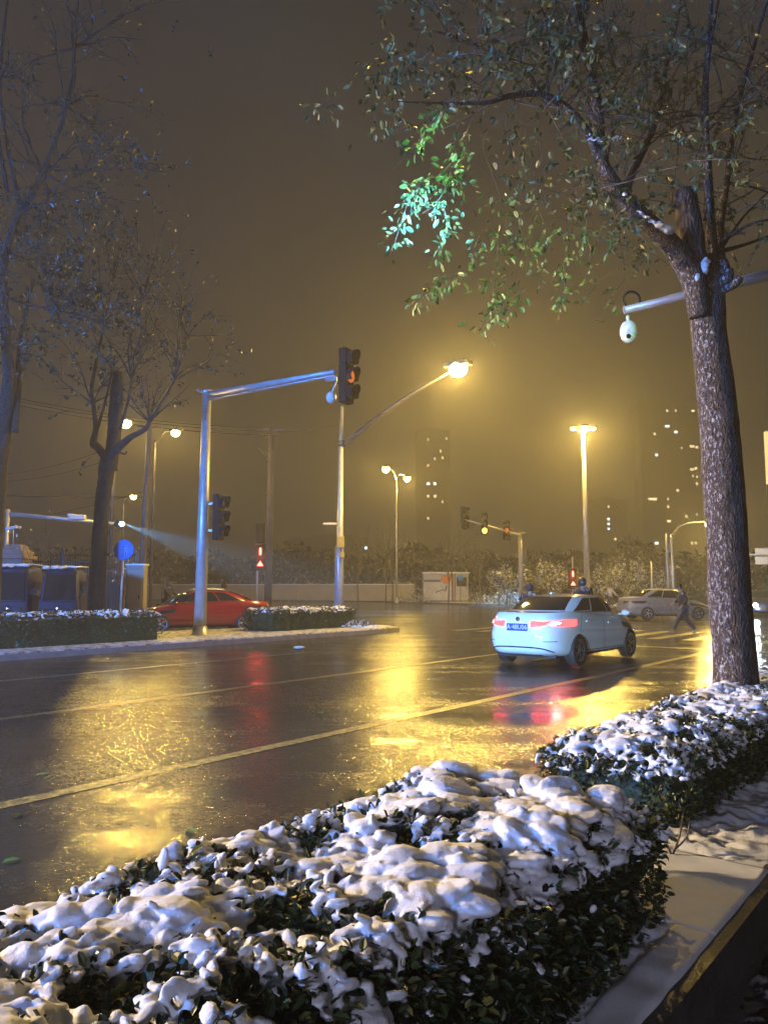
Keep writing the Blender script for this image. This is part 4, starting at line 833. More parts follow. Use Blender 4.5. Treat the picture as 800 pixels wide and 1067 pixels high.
# wall, kiosk, fence, pillar
def wall(label, a, b_, h, th, m, px_group=None):
    a = Vector((a[0],a[1],.12)); b_ = Vector((b_[0],b_[1],.12)); L = (b_-a).length; ang = math.atan2(b_.y-a.y, b_.x-a.x); c = (a+b_)/2
    t = thing('boundary_wall', label, 'wall', c, 0); R = rz(ang); m_ = MB(); m_.box(c+Vector((0,0,h/2)), (L,th,h), R); 
    k = int(L/4.5)
    for i in range(k+1): m_.box(a.lerp(b_, i/k)+Vector((0,0,h/2)), (.36,th+.1,h+.003), R)
    part('wall_body', m_, m, t); m_ = MB(); m_.box(c+Vector((0,0,h+.06)), (L+.2,th+.22,.12), R, .03); part('coping', m_, M['snow'], t); return t
wl = P(120,612,90); wr = P(433,612,84)
wall('long pale boundary wall with snow on its coping beyond the red car', (wl.x,96), (P(430,612,83).x,83), P(360,609,88).z-.2, .3, M['wall'])
m_ = MB(); kx0 = P(441,612,77).x; kx1 = P(488,612,77).x; kz = P(460,597.5,77).z; kb = .30
t = thing('kiosk', 'white cabin with an orange and yellow poster panel beside the far kerb', 'kiosk', Vector(((kx0+kx1)/2,78,.12))); L = kx1-kx0
m_.box(Vector(((kx0+kx1)/2,78,(kz+kb)/2)), (L,2.0,kz-kb), None, .03); part('cabin', m_, mat('cabin_panel', (.5,.5,.48), .5, scale=2), t)
m_ = MB(); m_.box(Vector(((kx0+kx1)/2,77.9,kz+.05)), (L+.25,2.4,.12), None, .03); part('roof', m_, M['snow'], t)
m_ = MB(); m_.box(Vector(((kx0+kx1)/2,78,.2)), (L-.1,1.9,.2)); part('plinth', m_, M['pole_dark'], t)
psx = kx0+L*.58; m_ = MB(); m_.box(Vector((psx,76.97,kz-.55)), (L*.16,.03,.75), None, .01); m_.ball(Vector((psx-.35,76.97,kz-.6)), (.5,.03,.42), 14); part('poster', m_, mat('orange_poster', (.75,.30,.02), .5, c2=(.5,.1,.02), scale=3), t)
m_ = MB(); m_.box(Vector((kx0+L*.20,76.975,kz-.75)), (L*.36,.03,.22)); m_.box(Vector((kx0+L*.36,76.975,kz-1.75)), (.9,.03,.10), ry(-.35)); m_.box(Vector((kx0+L*.5,76.975,kz-1.5)), (.14,.03,.6), ry(.3)); part('panel_marks', m_, M['pole_dark'], t)
m_ = MB(); m_.box(Vector((kx0+L*.645,76.96,(kz+kb)/2)), (.16,.06,kz-kb)); m_.box(Vector((kx0+L*.70,76.96,(kz+kb)/2)), (.08,.06,kz-kb)); part('post', m_, mat('rust_post', (.16,.05,.03), .6), t)
m_ = MB(); m_.box(Vector((kx0+L*.85,76.97,(kz+kb)/2+.5)), (L*.22,.03,.9), None, .01); part('window', m_, M['glass'], t)
c = P(479.5,602,74); t = thing('road_sign', 'small blue sign on a thin post in front of the white cabin', 'road sign', Vector((c.x,74,.13))); m_ = MB(); m_.cyl(Vector((c.x,74,.13)), c, .04); part('post', m_, M['pole_dark'], t); m_ = MB(); m_.lathe([(.30,-.02),(.30,.02)], c, 20, rx(PI/2)); part('disc', m_, M['blue_sign'], t)
# iron fence
fx0 = P(26,612,33.5).x; fx1 = P(142,612,33.5).x; fz = P(80,577,33.5).z
t = thing('iron_fence', 'black iron picket fence with spear tips behind the three wheelers', 'fence', Vector(((fx0+fx1)/2,33.5,.12))); m_ = MB()
n_ = 46
for i in range(n_):
    x = fx0+(fx1-fx0)*i/(n_-1); m_.cyl(Vector((x,33.5,.12)), Vector((x,33.5,fz-.12)), .022, 6); m_.lathe([(.022,0),(.045,.05),(.001,.18)], Vector((x,33.5,fz-.12)), 6)
part('pickets', m_, M['iron'], t); m_ = MB()
for z_ in (.35, fz-.75, fz-.35): m_.box(Vector(((fx0+fx1)/2,33.5,z_)), (fx1-fx0,.05,.06))
part('rails', m_, M['iron'], t); m_ = MB()
for i in range(n_): 
    x = fx0+(fx1-fx0)*(i+.5)/(n_-1); m_.tube([Vector((x+.06*math.cos(a),33.47,fz-.55+.06*math.sin(a))) for a in [k*PI/4 for k in range(9)]], [.012]*9, 4)
part('rings', m_, M['iron'], t)
for i in range(4):
    m_ = MB(); x = fx0+(fx1-fx0)*i/3; m_.box(Vector((x,33.5,.12+fz/2)), (.12,.12,fz)); m_.ball(Vector((x,33.5,fz+.18)), .09, 10); part('post', m_, M['iron'], t)
m_ = MB(); m_.box(Vector(((fx0+fx1)/2,33.9,.12+1.0)), (fx1-fx0,.06,2.0)); part('backing_sheet', m_, mat('dark_sheet', (.03,.028,.03), .6), t)
c = P(15,612,32); pz = P(15,583,32).z; t = thing('gate_pillar', 'stone gate pillar with a stepped cap behind the left three wheeler', 'pillar', Vector((c.x,32,.12)))
m_ = MB(); m_.box(Vector((c.x,32,.12+(pz-.12)/2)), (1.0,.9,pz-.12), None, .02); part('shaft', m_, M['brick'], t); m_ = MB()
for k, wd in enumerate((1.25,1.05,.72)): m_.box(Vector((c.x,32,pz+.08+k*.2)), (wd,wd,.13), None, .02); m_.box(Vector((c.x,32,pz+.18+k*.2)), (wd*.8,wd*.8,.07))
part('cap', m_, M['brick'], t)
c = P(14,551,31.5); m_ = MB(); m_.cyl(Vector((c.x,31.5,pz+.6)), c, .03, 8); t = thing('surveillance_camera', 'small camera on a thin post above the stone gate pillar', 'camera', Vector((c.x,31.5,pz+.6))); part('post', m_, M['pole'], t)
m_ = MB(); m_.box(c+Vector((-.05,-.05,.03)), (.45,.16,.14), ry(-.2), .03); m_.box(c+Vector((.18,0,.08)), (.25,.12,.1), ry(.3), .03); part('camera_body', m_, M['white_sign'], t)
# railing and bollards on the right far pavement
for i, px in enumerate((648,656,664,672,681,690,520,528)):
    Yb = 56 if i < 6 else 64; b = Vector((P(px,630,Yb).x,Yb,.13)); m_ = MB(); m_.lathe([(.09,0),(.09,.7),(.10,.72),(.10,.8),(.03,.86)], b, 10)
    tag(part('bollard', m_, M['pole_dark']), ['leftmost bollard of the row on the far right pavement','second bollard of the row on the far right pavement','third bollard of the row on the far right pavement','fourth bollard of the row on the far right pavement','fifth bollard of the row on the far right pavement','rightmost bollard of the row, nearest the walking person','left one of the two bollards right of the white cabin','right one of the two bollards right of the white cabin'][i], 'bollard', 'bollards on the far pavement')
t = thing('utility_pole', 'thin pole with insulators immediately left of the right hand street lamp', 'utility pole', Vector((P(697,630,54).x,54,.12)), 0, 'utility poles')
m_ = MB(); b = t.location.copy(); tp = P(697,556,54); m_.tube([b, Vector((b.x,54,tp.z))], [.12,.08], 10)
for yy in (573,592,608): m_.box(P(696,yy,54), (.35,.1,.12))
part('pole', m_, M['pole'], t)
t = thing('utility_pole', 'short plain pole between the bollards and the snowy trees', 'utility pole', Vector((P(680,630,60).x,60,.12)), 0, 'utility poles')
m_ = MB(); b = t.location.copy(); m_.tube([b, Vector((b.x,60,P(680,585,60).z))], [.10,.07], 10); part('pole', m_, M['pole'], t)
# overhead board right of the trunk
t = thing('overhead_sign', 'pale blank overhead road sign on a gantry right of the trunk', 'road sign', Vector((P(860,640,48).x,48,.1)))
m_ = MB(); b = t.location.copy(); m_.tube([b, Vector((b.x,48,P(800,572,48).z))], [.16,.13], 10); m_.tube([P(776,578,48), Vector((b.x,48,P(800,578,48).z))], [.05,.07], 8); part('gantry', m_, M['pole'], t)
m_ = MB(); m_.box(P(797,574.5,47.8), (1.2,.06,.36)); m_.box(P(797,584,47.8), (1.2,.06,.48)); part('board', m_, M['white_sign'], t)
m_ = MB(); m_.box(P(801,477,60), (.5,.3,4.2)); t = thing('lit_column_sign', 'tall narrow lit sign at the right edge of the picture', 'sign', Vector((P(801,477,60).x,60,.12))); part('lit_panel', m_, emit('column_sign_glow', (1.0,.75,.3), 1.1), t); m_ = MB(); m_.cyl(Vector((P(801,477,60).x,60.2,.12)), Vector((P(801,477,60).x,60.2,14)), .14); part('post', m_, M['pole_dark'], t)
# ------------------------------------------------------------------ towers in the haze, each lit window a part
def tower(label, px0, px1, ytop, Y, wins, depth=16, litc=(1.0,.85,.6), s=4.5):
    x0 = P(px0,612,Y).x; x1 = P(px1,612,Y).x; zt = P((px0+px1)/2,ytop,Y).z; t = thing('apartment_tower', label, 'building', Vector(((x0+x1)/2,Y,0)), 0, 'apartment towers in the haze')
    m_ = MB(); m_.box(Vector(((x0+x1)/2,Y+depth/2,zt/2)), (x1-x0,depth,zt)); part('wall', m_, M['tower'], t); m_ = MB(); m_.box(Vector(((x0+x1)/2,Y+depth/2,zt+1)), ((x1-x0)*.5,depth*.5,2)); part('roof', m_, M['tower'], t)
    cols = {'w': emit('lit_window_warm', (1.0,.75,.42), s), 'c': emit('lit_window_cool', (.75,.95,1.0), s*1.3)}
    for (wx, wy, ww, k) in wins:
        m_ = MB(); m_.box(P(wx,wy,Y-.2), (ww*1.0,.1,1.5)); part('lit_window', m_, cols[k], t)
    return t
tower('hazy tower with few lit windows behind the double armed lamp', 434, 470, 448, 500, [(446,458,.8,'w'),(465,457,1,'w'),(459,470,1,'w'),(453,478,1.2,'w'),(461,477,1,'w'),(446,485,1.2,'w'),(446,504,2.0,'c'),(453,504,1.6,'c'),(446,517,1.2,'w'),(453,517,1.6,'w'),(461,523,.8,'w'),(446,540,.8,'w')])
tower('tall hazy tower with scattered lit windows left of the large trunk', 672, 735, 418, 520, [(695,428,1.4,'w'),(704,428,1,'w'),(722,428,2.2,'w'),(695,444,3.0,'c'),(704,450,2.2,'c'),(682,452,1.4,'w'),(684,474,1.8,'c'),(710,467,.8,'w'),(721,465,3.0,'w'),(726,466,1.6,'w'),(721,489,2.4,'w'),(725,488,1.6,'w'),(722,496,1,'w'),(726,497,1.2,'w'),(726,504,1.4,'w'),(706,511,1.6,'w'),(680,520,5.5,'w'),(696,520,.8,'w'),(696,528,1,'w'),(715,538,1.2,'w'),(726,536,1.2,'w'),(697,543,2.2,'w'),(684,566,2.4,'c'),(725,566,1.2,'w'),(721,566,1.2,'w')])
tower('low hazy block with a single column of lit windows right of the lamp mast', 618, 655, 520, 510, [(634,528,1,'w'),(634,541,1.4,'c'),(634,546,1.4,'c'),(634,551,1.4,'c'),(641,562,1.2,'w')])
tower('faint dark block behind the pale wall in the haze', 300, 400, 560, 500, [(381,571,1.6,'c')], s=6)
# ------------------------------------------------------------------ lights behind the camera: assumed unseen blue LED screen on its frame, then added unseen leaf spots and hedge flood
sp = Vector((-19,-5,5.0)); tg = Vector((-5,22,3)); t = thing('assumed_led_screen', 'assumed unseen blue LED screen on posts across the road behind the viewer, added for its blue light', 'screen', Vector((sp.x,sp.y,0)))  # assumed unseen screen, added to tint the left trees, mast and car blue
dv = (tg-sp).normalized(); Rs = Matrix((Vector((-dv.y,dv.x,0)).normalized(), Vector((dv.x,dv.y,0)).normalized(), Vector((0,0,1)))).transposed(); m_ = MB(); m_.box(sp-dv*.25, (5.2,.3,3.2), Rs); part('frame', m_, M['black'], t)
m_ = MB(); 
for k in (-1,1): q = sp-dv*.25+Rs @ Vector((2.2*k,0,0)); m_.cyl(Vector((q.x,q.y,0)), q, .12)
part('posts', m_, M['pole_dark'], t)
l = bpy.data.lights.new('assumed_screen_light', 'AREA'); l.shape = 'RECTANGLE'; l.size = 5; l.size_y = 3; l.color = (.08,.30,1.0); l.energy = 6800; l.spread = math.radians(104); o_ = bpy.data.objects.new('assumed_screen_light', l); COL.objects.link(o_); o_.parent = t  # added blue area light standing in for the assumed screen
o_.location = sp-Vector(t.location); o_.rotation_euler = dv.to_track_quat('-Z','Y').to_euler()
gp = Vector((-3.5,-4,3.6)); t = thing('added_leaf_light', 'added unseen lamp on a post behind the viewer, colouring the hanging leaves', 'floodlight', Vector((gp.x,gp.y,0))); m_ = MB(); m_.cyl(Vector((gp.x,gp.y,0)), gp-Vector((0,0,.1)), .05); part('post', m_, M['pole_dark'], t)
m_ = MB(); m_.box(gp+Vector((0,-.25,0)), (.3,.3,.3), None, .04); part('housing', m_, M['black'], t)
spot(gp+Vector((0,.1,.05)), P(436,232,6.7), (.16,.50,1.0), 120000, 4.4, .05, .8, 'added_leaf_spot', t)  # added narrow spot that turns the hanging leaf cluster cyan
spot(gp+Vector((0.1,.1,.05)), P(446,168,6.8), (.30,1.0,.42), 26000, 5.0, .05, .9, 'added_leaf_spill', t); spot(gp+Vector((0.1,.1,.05)), P(530,300,7.0), (.6,1.0,.35), 9000, 11, .05, .9, 'added_leaf_spill', t)  # added wider spots greening the leaves around it
b = Vector((-16.8,7.6,.14)); t = thing('street_lamp', 'added unseen lamp post on the far island, its side flood warming the hedge snow', 'street lamp', b); m_ = MB(); m_.tube([b, b+Vector((0,0,8.5)), b+Vector((.1,.3,9.1))], [.11,.07,.05], 10); part('pole', m_, M['pole'], t)
luminaire(t, b+Vector((.2,.5,9.0)), Vector((.3,1,0)), 1.1, 'sod_far', 0)
spot(b+Vector((.3,0,5.2)), Vector((1.5,4.5,1.4)), (1.0,.72,.40), 27000, 44, .25, .7, 'lamp_light', t)  # added flood aimed to warm the snow on the near hedges
m_ = MB(); m_.box(b+Vector((.12,0,5.25)), (.2,.3,.3), None, .04); part('added_flood_box', m_, M['black'], t)

# added unseen cool panel behind the viewer, brightens the white car's flank
sp = Vector((-3.0,-9.5,2.6)); t = thing('added_fill_panel', 'added unseen cool light panel behind the viewer, brightening the white car', 'sign', Vector((sp.x,sp.y,0))); m_ = MB(); m_.box(sp+Vector((0,-.2,0)), (4.2,.3,1.4), None, .05); part('fill_panel_box', m_, M['black'], t)
m_ = MB(); m_.cyl(Vector((sp.x-1.8,sp.y-.2,0)), Vector((sp.x-1.8,sp.y-.2,2)), .06); m_.cyl(Vector((sp.x+1.8,sp.y-.2,0)), Vector((sp.x+1.8,sp.y-.2,2)), .06); part('posts', m_, M['pole_dark'], t)
l = bpy.data.lights.new('added_fill_light', 'AREA'); l.shape = 'RECTANGLE'; l.size = 4; l.size_y = 1.2; l.color = (.66,.68,1.0); l.energy = 950; o_ = bpy.data.objects.new('added_fill_light', l); COL.objects.link(o_); o_.parent = t
o_.location = (0,0,2.6); o_.rotation_euler = Vector((.25,1,-.02)).to_track_quat('-Z','Y').to_euler()
# ------------------------------------------------------------------ cars
def lerp_tab(tab, t):
    for i in range(len(tab)-1):
        if t <= tab[i+1][0] or i == len(tab)-2:
            a, b = tab[i], tab[i+1]; u = max(0, min(1, (t-a[0])/(b[0]-a[0]))); return [x+(y-x)*u for x, y in zip(a[1:], b[1:])]
def sgnpow(c, e): return math.copysign(abs(c)**e, c)
def sedan(label, pos, ang, paint, group=None, L=4.65, Wd=1.80, HT=1.42, tail=True, headl=False, snow=False, plate=None, detail=True, dark_hood=None, zg=0.0):
    t = thing('parked_car' if not tail else 'sedan', label, 'car', pos, ang, group)
    k = L/4.65; kw = Wd/1.80
    lv = [(0,-2.12,2.10,.78,4.0),(.06,-2.22,2.22,.855,4.2),(.18,-2.30,2.30,.885,4.6),(.34,-2.325,2.325,.897,4.8),(.50,-2.325,2.31,.90,4.8),(.64,-2.30,2.27,.895,4.6),(.72,-2.31,2.22,.885,4.4),(.84,-2.285,2.13,.872,4.2),(.94,-2.25,2.04,.85,4.0),(1.0,-2.20,1.98,.82,4.0)]
    def ztop(x):
        x /= k
        if x < -1.5: return 1.10-.02*(-x-1.5)
        if x < .9: return .985+.115*sm(-x,-.4,1.5)
        return .985-.27*((x-.9)/1.3)**1.35 if x > .9 else .985
    zb = .21
    def BS(phi, tt):
        xr, xf, hw, n = lerp_tab(lv, tt); e = 2/n; c = math.cos(phi); s = math.sin(phi)
        x = (xf if c > 0 else -xr)*k*sgnpow(c, e); y = hw*kw*sgnpow(s, e)
        z = zb+(ztop(x)-zb)*tt
        if tt < .12: z += .05*(abs(x)/(2.3*k))**6*(1-tt/.12)
        y *= 1-.012*math.exp(-((tt-.62)/.035)**2)-.02*math.exp(-((tt-.25)/.10)**2)*(1 if abs(x) < 1.2 else .3)   # shoulder crease and flank hollow
        return Vector((x, y, z))
    nphi = 168; nt_ = 26; mb = MB()
    phis = []
    for i in range(nphi):
        a = 2*PI*i/nphi; phis.append(a+.12*math.sin(4*a)*0)
    # even spacing: sample by arclength at mid level
    fine = [BS(2*PI*i/3000, .45) for i in range(3001)]; cum = [0]
    for i in range(3000): cum.append(cum[-1]+(fine[i+1]-fine[i]).length)
    phis = []; j = 0
    for i in range(nphi):
        tgt = cum[-1]*i/nphi
        while cum[j+1] < tgt: j += 1
        phis.append(2*PI*(j+(tgt-cum[j])/max(1e-9, cum[j+1]-cum[j]))/3000)
    rows = []
    for q in range(nt_+1): rows.append([BS(p, q/nt_) for p in phis])
    for s_ in (.985,.95,.88,.75,.55,.3,.12):
        rows.append([Vector((v.x*s_, v.y*s_, ztop(v.x*s_)+(1-s_**2)*.035)) for v in rows[nt_]])
    vs = [v for r_ in rows for v in r_]; fs = []
    for i in range(len(rows)-1):
        for q in range(nphi): a = i*nphi+q; b = i*nphi+(q+1) % nphi; fs.append((a, b, b+nphi, a+nphi))
    fs.append(tuple(range(nphi))[::-1]); l_ = (len(rows)-1)*nphi; fs.append(tuple(l_+q for q in range(nphi)))
    mb.add(vs, fs, True); body = part('body', mb, paint, t, world=False)
    axr, axf, wr = -1.32*k, 1.39*k, .33
    cut = MB()
    for ax in (axr, axf):
        for sy in (-1, 1): cut.tube([Vector((ax, sy*.62*kw, wr+.01)), Vector((ax, sy*1.2*kw, wr+.01))], [wr+.045]*2, 40)
    co = part('cutter', cut, M['black']); md = body.modifiers.new('b', 'BOOLEAN'); md.operation = 'DIFFERENCE'; md.object = co; md.solver = 'EXACT'
    dg = bpy.context.evaluated_depsgraph_get(); me = bpy.data.meshes.new_from_object(body.evaluated_get(dg)); body.modifiers.clear(); body.data = me; bpy.data.objects.remove(co)
    me.polygons.foreach_set('use_smooth', np.ones(len(me.polygons), dtype=bool)); me.set_sharp_from_angle(angle=math.radians(40))
    # greenhouse
    rh = HT-.955
    def CS(phi, u):
        e = 2/3.9; c = math.cos(phi); s = math.sin(phi); q = u**1.05
        xr = -1.98+1.30*q; xf = 1.25-.95*q; hw = .80-.235*(u**1.35); z = .955+rh*math.sin(min(1, u)*PI/2*.97)
        x = (xf if c > 0 else -xr)*k*sgnpow(c, e); y = hw*kw*sgnpow(s, e); return Vector((x, y, z))
    mb = MB(); rows = [[CS(p, q/18) for p in phis] for q in range(19)]
    for s_ in (.97,.9,.78,.6,.35,.12): rows.append([Vector((v.x*s_+(-.19*k)*(1-s_), v.y*s_, v.z+(1-s_**2)*.03)) for v in rows[18]])
    vs = [v for r_ in rows for v in r_]; fs = []
    for i in range(len(rows)-1):
        for q in range(nphi): a = i*nphi+q; b = i*nphi+(q+1) % nphi; fs.append((a, b, b+nphi, a+nphi))
    l_ = (len(rows)-1)*nphi; fs.append(tuple(l_+q for q in range(nphi))); mb.add(vs, fs, True); part('roof', mb, paint, t, world=False)
    def patch(fn, a0, a1, b0, b1, na=12, nb=6, off=.004, edge=None):
        m_ = MB(); vs = []; ep = 1e-3
        for i in range(na+1):
            a = a0+(a1-a0)*i/na; bb0 = b0(i/na) if callable(b0) else b0; bb1 = b1(i/na) if callable(b1) else b1
            for j in range(nb+1):
                b = bb0+(bb1-bb0)*j/nb; p = fn(a, b); da = fn(a+ep, b)-fn(a-ep, b); db = fn(a, min(1, b+ep))-fn(a, b-ep); n = da.cross(db)
                n = n.normalized() if n.length > 1e-12 else Vector((0,0,1))
                if n.dot(p-Vector((0,0,.7))) < 0: n = -n
                vs.append(p+n*off)
        m_.add(vs, [(i*(nb+1)+j, (i+1)*(nb+1)+j, (i+1)*(nb+1)+j+1, i*(nb+1)+j+1) for i in range(na) for j in range(nb)], True); return m_
    def rear_phi(fr, n=3.9): return PI-math.copysign(math.asin(min(1, abs(fr))**(n/2)), fr)     # fr = y/hw
    def side_fn(sy, f0=CS, n=3.9):
        def g(fx, u):   # fx = x fraction -1..1
            ph = math.acos(math.copysign(min(1, abs(fx))**(n/2), fx)); return f0(ph*sy, u)
        return g
    def Rf(fr, u): return CS(rear_phi(fr), u)
    def Ff(fr, u): return CS(math.copysign(math.asin(min(1, abs(fr))**(3.9/2)), fr), u)
    part('rear_window', patch(Rf, -.82, .82, .24, .80, 24, 8), M['glass'], t, world=False)
    part('windscreen', patch(Ff, -.92, .92, .10, .86, 24, 8), M['glass'], t, world=False)
    for sy in (-1, 1):
        g = side_fn(sy)
        part('side_window', patch(g, -.72, -.30, lambda q: .22, lambda q: .22+.48*sm(q,0,.42), 16, 8), M['glass'], t, world=False)
        part('side_window', patch(g, -.26, .32, .17, lambda q: .70+.03*q, 10, 8), M['glass'], t, world=False)
        part('side_window', patch(g, .36, .88, .14, lambda q: .73-.58*q**2.2, 16, 8), M['glass'], t, world=False)
        part('window_trim', patch(g, -.70, .92, lambda q: .175-.055*q, lambda q: .205-.055*q, 30, 2, .006), M['chrome' if detail else 'black'], t, world=False)
    def B_rear(fr, u, n=4.6): return BS(PI-math.copysign(math.asin(min(1, abs(fr))**(n/2)), fr), u)
    def B_side(sy):
        def g(fx, u): ph = math.acos(math.copysign(min(1, abs(fx))**(4.6/2), fx)); return BS(ph*sy, u)
        return g
    # shut lines and sill
    for sy in (-1, 1):
        g = B_side(sy); sl_ = MB()
        for fx in (-.53, -.03, .50):
            q = patch(g, fx-.0025, fx+.0025, .12, .99, 1, 16, .003); sl_.add(q.v, q.f)
        q = patch(g, -.52, .5, .11, .125, 30, 1, .003); sl_.add(q.v, q.f)
        part('door_seams', sl_, M['black'], t, world=False)
        for fx in (-.40, .13):
            h_ = MB(); p = g(fx, .80); h_.box(p+Vector((0,sy*.018,0)), (.20,.03,.028), None, .012); part('door_handle', h_, paint, t, world=False)
        sk = patch(g, -.46, .47, .0, .075, 20, 2, .012); part('sill', sk, M['black' if detail else 'black'], t, world=False)
        mi = MB(); p = CS(0, 0); mx = .93*k; mi.ball(Vector((mx-.02, sy*(.98*kw), 1.03)), (.07,.10,.07), 14); mi.box(Vector((mx, sy*.88*kw, 1.0)), (.05,.14,.04), None, .01); part('wing_mirror', mi, M['black'] if not detail else paint, t, world=False)
    # rear light, split in wing and boot part
    if True:
        for sy in (-1, 1):
            lt = 'tail' if tail else 'red_lens'
            if 'red_lens' not in M: M['red_lens'] = mat('red_lens', (.07,.006,.006), .3)
            rl = patch(B_rear, sy*.50, sy*.975, lambda q: .775-.085*sm(q,.35,.9), lambda q: .785+.035*sm(q,.0,.7), 24, 5, .008); part('tail_light', rl, M[lt], t, world=False)
            s2_ = patch(B_side(sy), -.998, -.955, lambda q: .69+.05*q, lambda q: .82-.03*q, 10, 5, .008); part('tail_light', s2_, M[lt], t, world=False)
            if tail:
                rl = patch(B_rear, sy*.74, sy*.88, lambda q: .765-.03*math.sin(PI*q), lambda q: .765+.03*math.sin(PI*q), 10, 3, .012); part('brake_lamp', rl, M['tail_core'], t, world=False)
            rf = patch(B_rear, sy*.60, sy*.84, .36, .375, 8, 1, .008); part('reflector', rf, M['black'], t, world=False)
            hl = MB()
            def B_front(fr, u, n=4.6): return BS(math.copysign(math.asin(min(1, abs(fr))**(n/2)), fr), u)
            q = patch(B_front, sy*.50, sy*.995, lambda q: .66, lambda q: .80, 16, 5, .008); part('headlight', q, M['head' if headl else 'glass'], t, world=False)
            q = patch(B_side(sy), .83, .995, lambda q: .70-.02*q, lambda q: .80, 8, 4, .008); part('headlight', q, M['head' if headl else 'glass'], t, world=False)
        q = patch(B_front, -.46, .46, .52, .74, 14, 6, .008); part('grille', q, M['black'], t, world=False)
        q = patch(B_front, -.7, .7, .10, .30, 14, 4, .008); part('lower_grille', q, M['black'], t, world=False)
        # dark curved line across the rear bumper, black valance
        q = patch(B_rear, -.80, .80, lambda q: .22-.11*abs(2*q-1)**5, lambda q: .25-.11*abs(2*q-1)**5, 40, 1, .010); part('bumper_line', q, M['black'], t, world=False)
        q = patch(B_rear, -.60, .60, .0, .05, 30, 3, .010); part('rear_valance', q, M['rubber'], t, world=False)
    # plate
    if detail:
        p = B_rear(0, .70); pm = MB(); pm.box(p+Vector((-.012,0.0,-.02)), (.015,.46,.145), None, .005); pl = part('number_plate', pm, M['plate_blue'], t, world=False)
        if plate:
            cu = bpy.data.curves.new('plate_text', 'FONT'); cu.body = plate; cu.size = .125; cu.align_x = 'CENTER'; cu.align_y = 'CENTER'; cu.extrude = .001; to = bpy.data.objects.new('plate_text', cu); COL.objects.link(to)
            dg = bpy.context.evaluated_depsgraph_get(); me = bpy.data.meshes.new_from_object(to.evaluated_get(dg)); bpy.data.objects.remove(to)
            R = Matrix(((0,0,-1),(-1,0,0),(0,1,0)))
            for v in me.vertices: v.co = R @ v.co+p+Vector((-.0215,0,-.02))
            me.materials.append(M['white_sign']); to = bpy.data.objects.new('plate_characters', me); COL.objects.link(to); to.parent = pl
        em = MB(); em.lathe([(.045,-.004),(.045,.004)], B_rear(0,.86)+Vector((-.008,0,0)), 20, ry(PI/2)); part('badge', em, M['chrome'], t, world=False)
        an = MB(); an.box(Vector((-.75*k,0,HT+.045)), (.16,.04,.05), None, .018); part('antenna_fin', an, paint, t, world=False)
        ex = MB(); ex.box(Vector((-1.45*k,0,.23)), (1.0,1.3,.08)); ex.box(Vector((0,0,.24)), (3.2,1.4,.1)); part('underbody', ex, M['rubber'], t, world=False)
    # wheels
    for ax in (axr, axf):
        for sy in (-1, 1):
            c = Vector((ax, sy*.80*kw, wr)); R = rx(-sy*PI/2)
            wm = MB(); wm.lathe([(.205,-.09),(.235,-.105),(.30,-.11),(.325,-.09),(.33,0),(.325,.085),(.30,.105),(.235,.10),(.205,.08)], c, 36, R); wh = part('wheel', wm, M['rubber'], t, world=False)
            rm = MB(); rm.lathe([(.208,.075),(.225,.085),(.225,.095),(.205,.09),(.195,.02)], c, 32, R)
            for q in range(5):
                for dd in (-.16,.16):
                    a = 2*PI*q/5+dd; v0 = Vector((math.cos(a-dd*.6)*.04, math.sin(a-dd*.6)*.04, .07)); v1 = Vector((math.cos(a)*.212, math.sin(a)*.212, .075)); rm.tube([R @ v0+c, R @ v1+c], [.016,.013], 5)
            rm.lathe([(.045,.05),(.045,.085),(.02,.09)], c, 14, R); part('rim', rm, M['alloy'], wh, world=False)
            bd = MB(); bd.lathe([(.205,.0),(.205,.02),(.01,.02)], c, 24, R); part('brake_disc', bd, M['black'], wh, world=False)
    if snow:
        g_ = MB(); vs = []
        def RS(a, b):
            x = (-.70+1.0*a)*k; y = (-.60+1.2*b)*kw; ee = min(a, 1-a, b, 1-b); xn = (x/k+.19)/.6; yn = y/(.64*kw)
            return Vector((x, y, HT+.045+.028*(1-.6*xn*xn-.4*yn*yn)-.008*0+.02*min(1, ee/.06)+.006*noise.noise(Vector((x*6,y*6,1)))-.035*(xn*xn)**2-.03*(yn*yn)**2))
        g_.grid(RS, 24, 20); part('roof_snow', g_, M['snow'], t, world=False)
        g2 = MB(); g2.grid(lambda a, b: Vector(((1.15+.85*a)*k, (-.62+1.24*b)*kw*(1-.08*a), ztop((1.15+.85*a)*k)+.042+.008*noise.noise(Vector((a*9,b*9,2))))), 16, 16)
    # driver's cabin dark fill
    return t
ca = math.atan2(.78,.625)
sedan('white four door saloon seen from behind with brake lights on and a blue number plate', Vector((4.10,17.25,.008)), ca, M['white_paint'], L=4.66, Wd=1.75, plate='A·48U06')
rc = Vector((-6.65,28.0,.008)); sedan('red saloon with a snowy roof parked behind the hedge across the road', rc, math.atan2(-1.7,-3.9), M['red_paint'], L=5.0, Wd=1.86, HT=1.47, tail=False, snow=True)
q = G(708,639); sedan('pale car crossing behind the walking person, partly hidden by the trunk', Vector((13.9,38.5,.008)), math.radians(8), mat('beige_paint', (.26,.26,.24), .4), tail=False, headl=False, detail=False, L=4.5, HT=1.5)
t = sedan('oncoming car with glaring icy headlights at the right edge', Vector((20.7,42.0,.008)), math.radians(-112), M['navy'], tail=False, headl=False, detail=False, L=4.6)
for dx in (-.62,.62):
    R = rz(math.radians(-112)); c = R @ Vector((2.34, dx, .66)); m_ = MB(); m_.ball(t.location+c, .10, 12); part('lamp', m_, M['head_white'], t)
c = R @ Vector((2.6,0,.68)); lamp(t.location+c, (.55,.85,1.0), 320, .12, 'headlight_glow', t)
for i, (x, y, a, lab) in enumerate(((17.8,60,180,'small distant car left of the walking person beyond the crossing'),)):
    pass
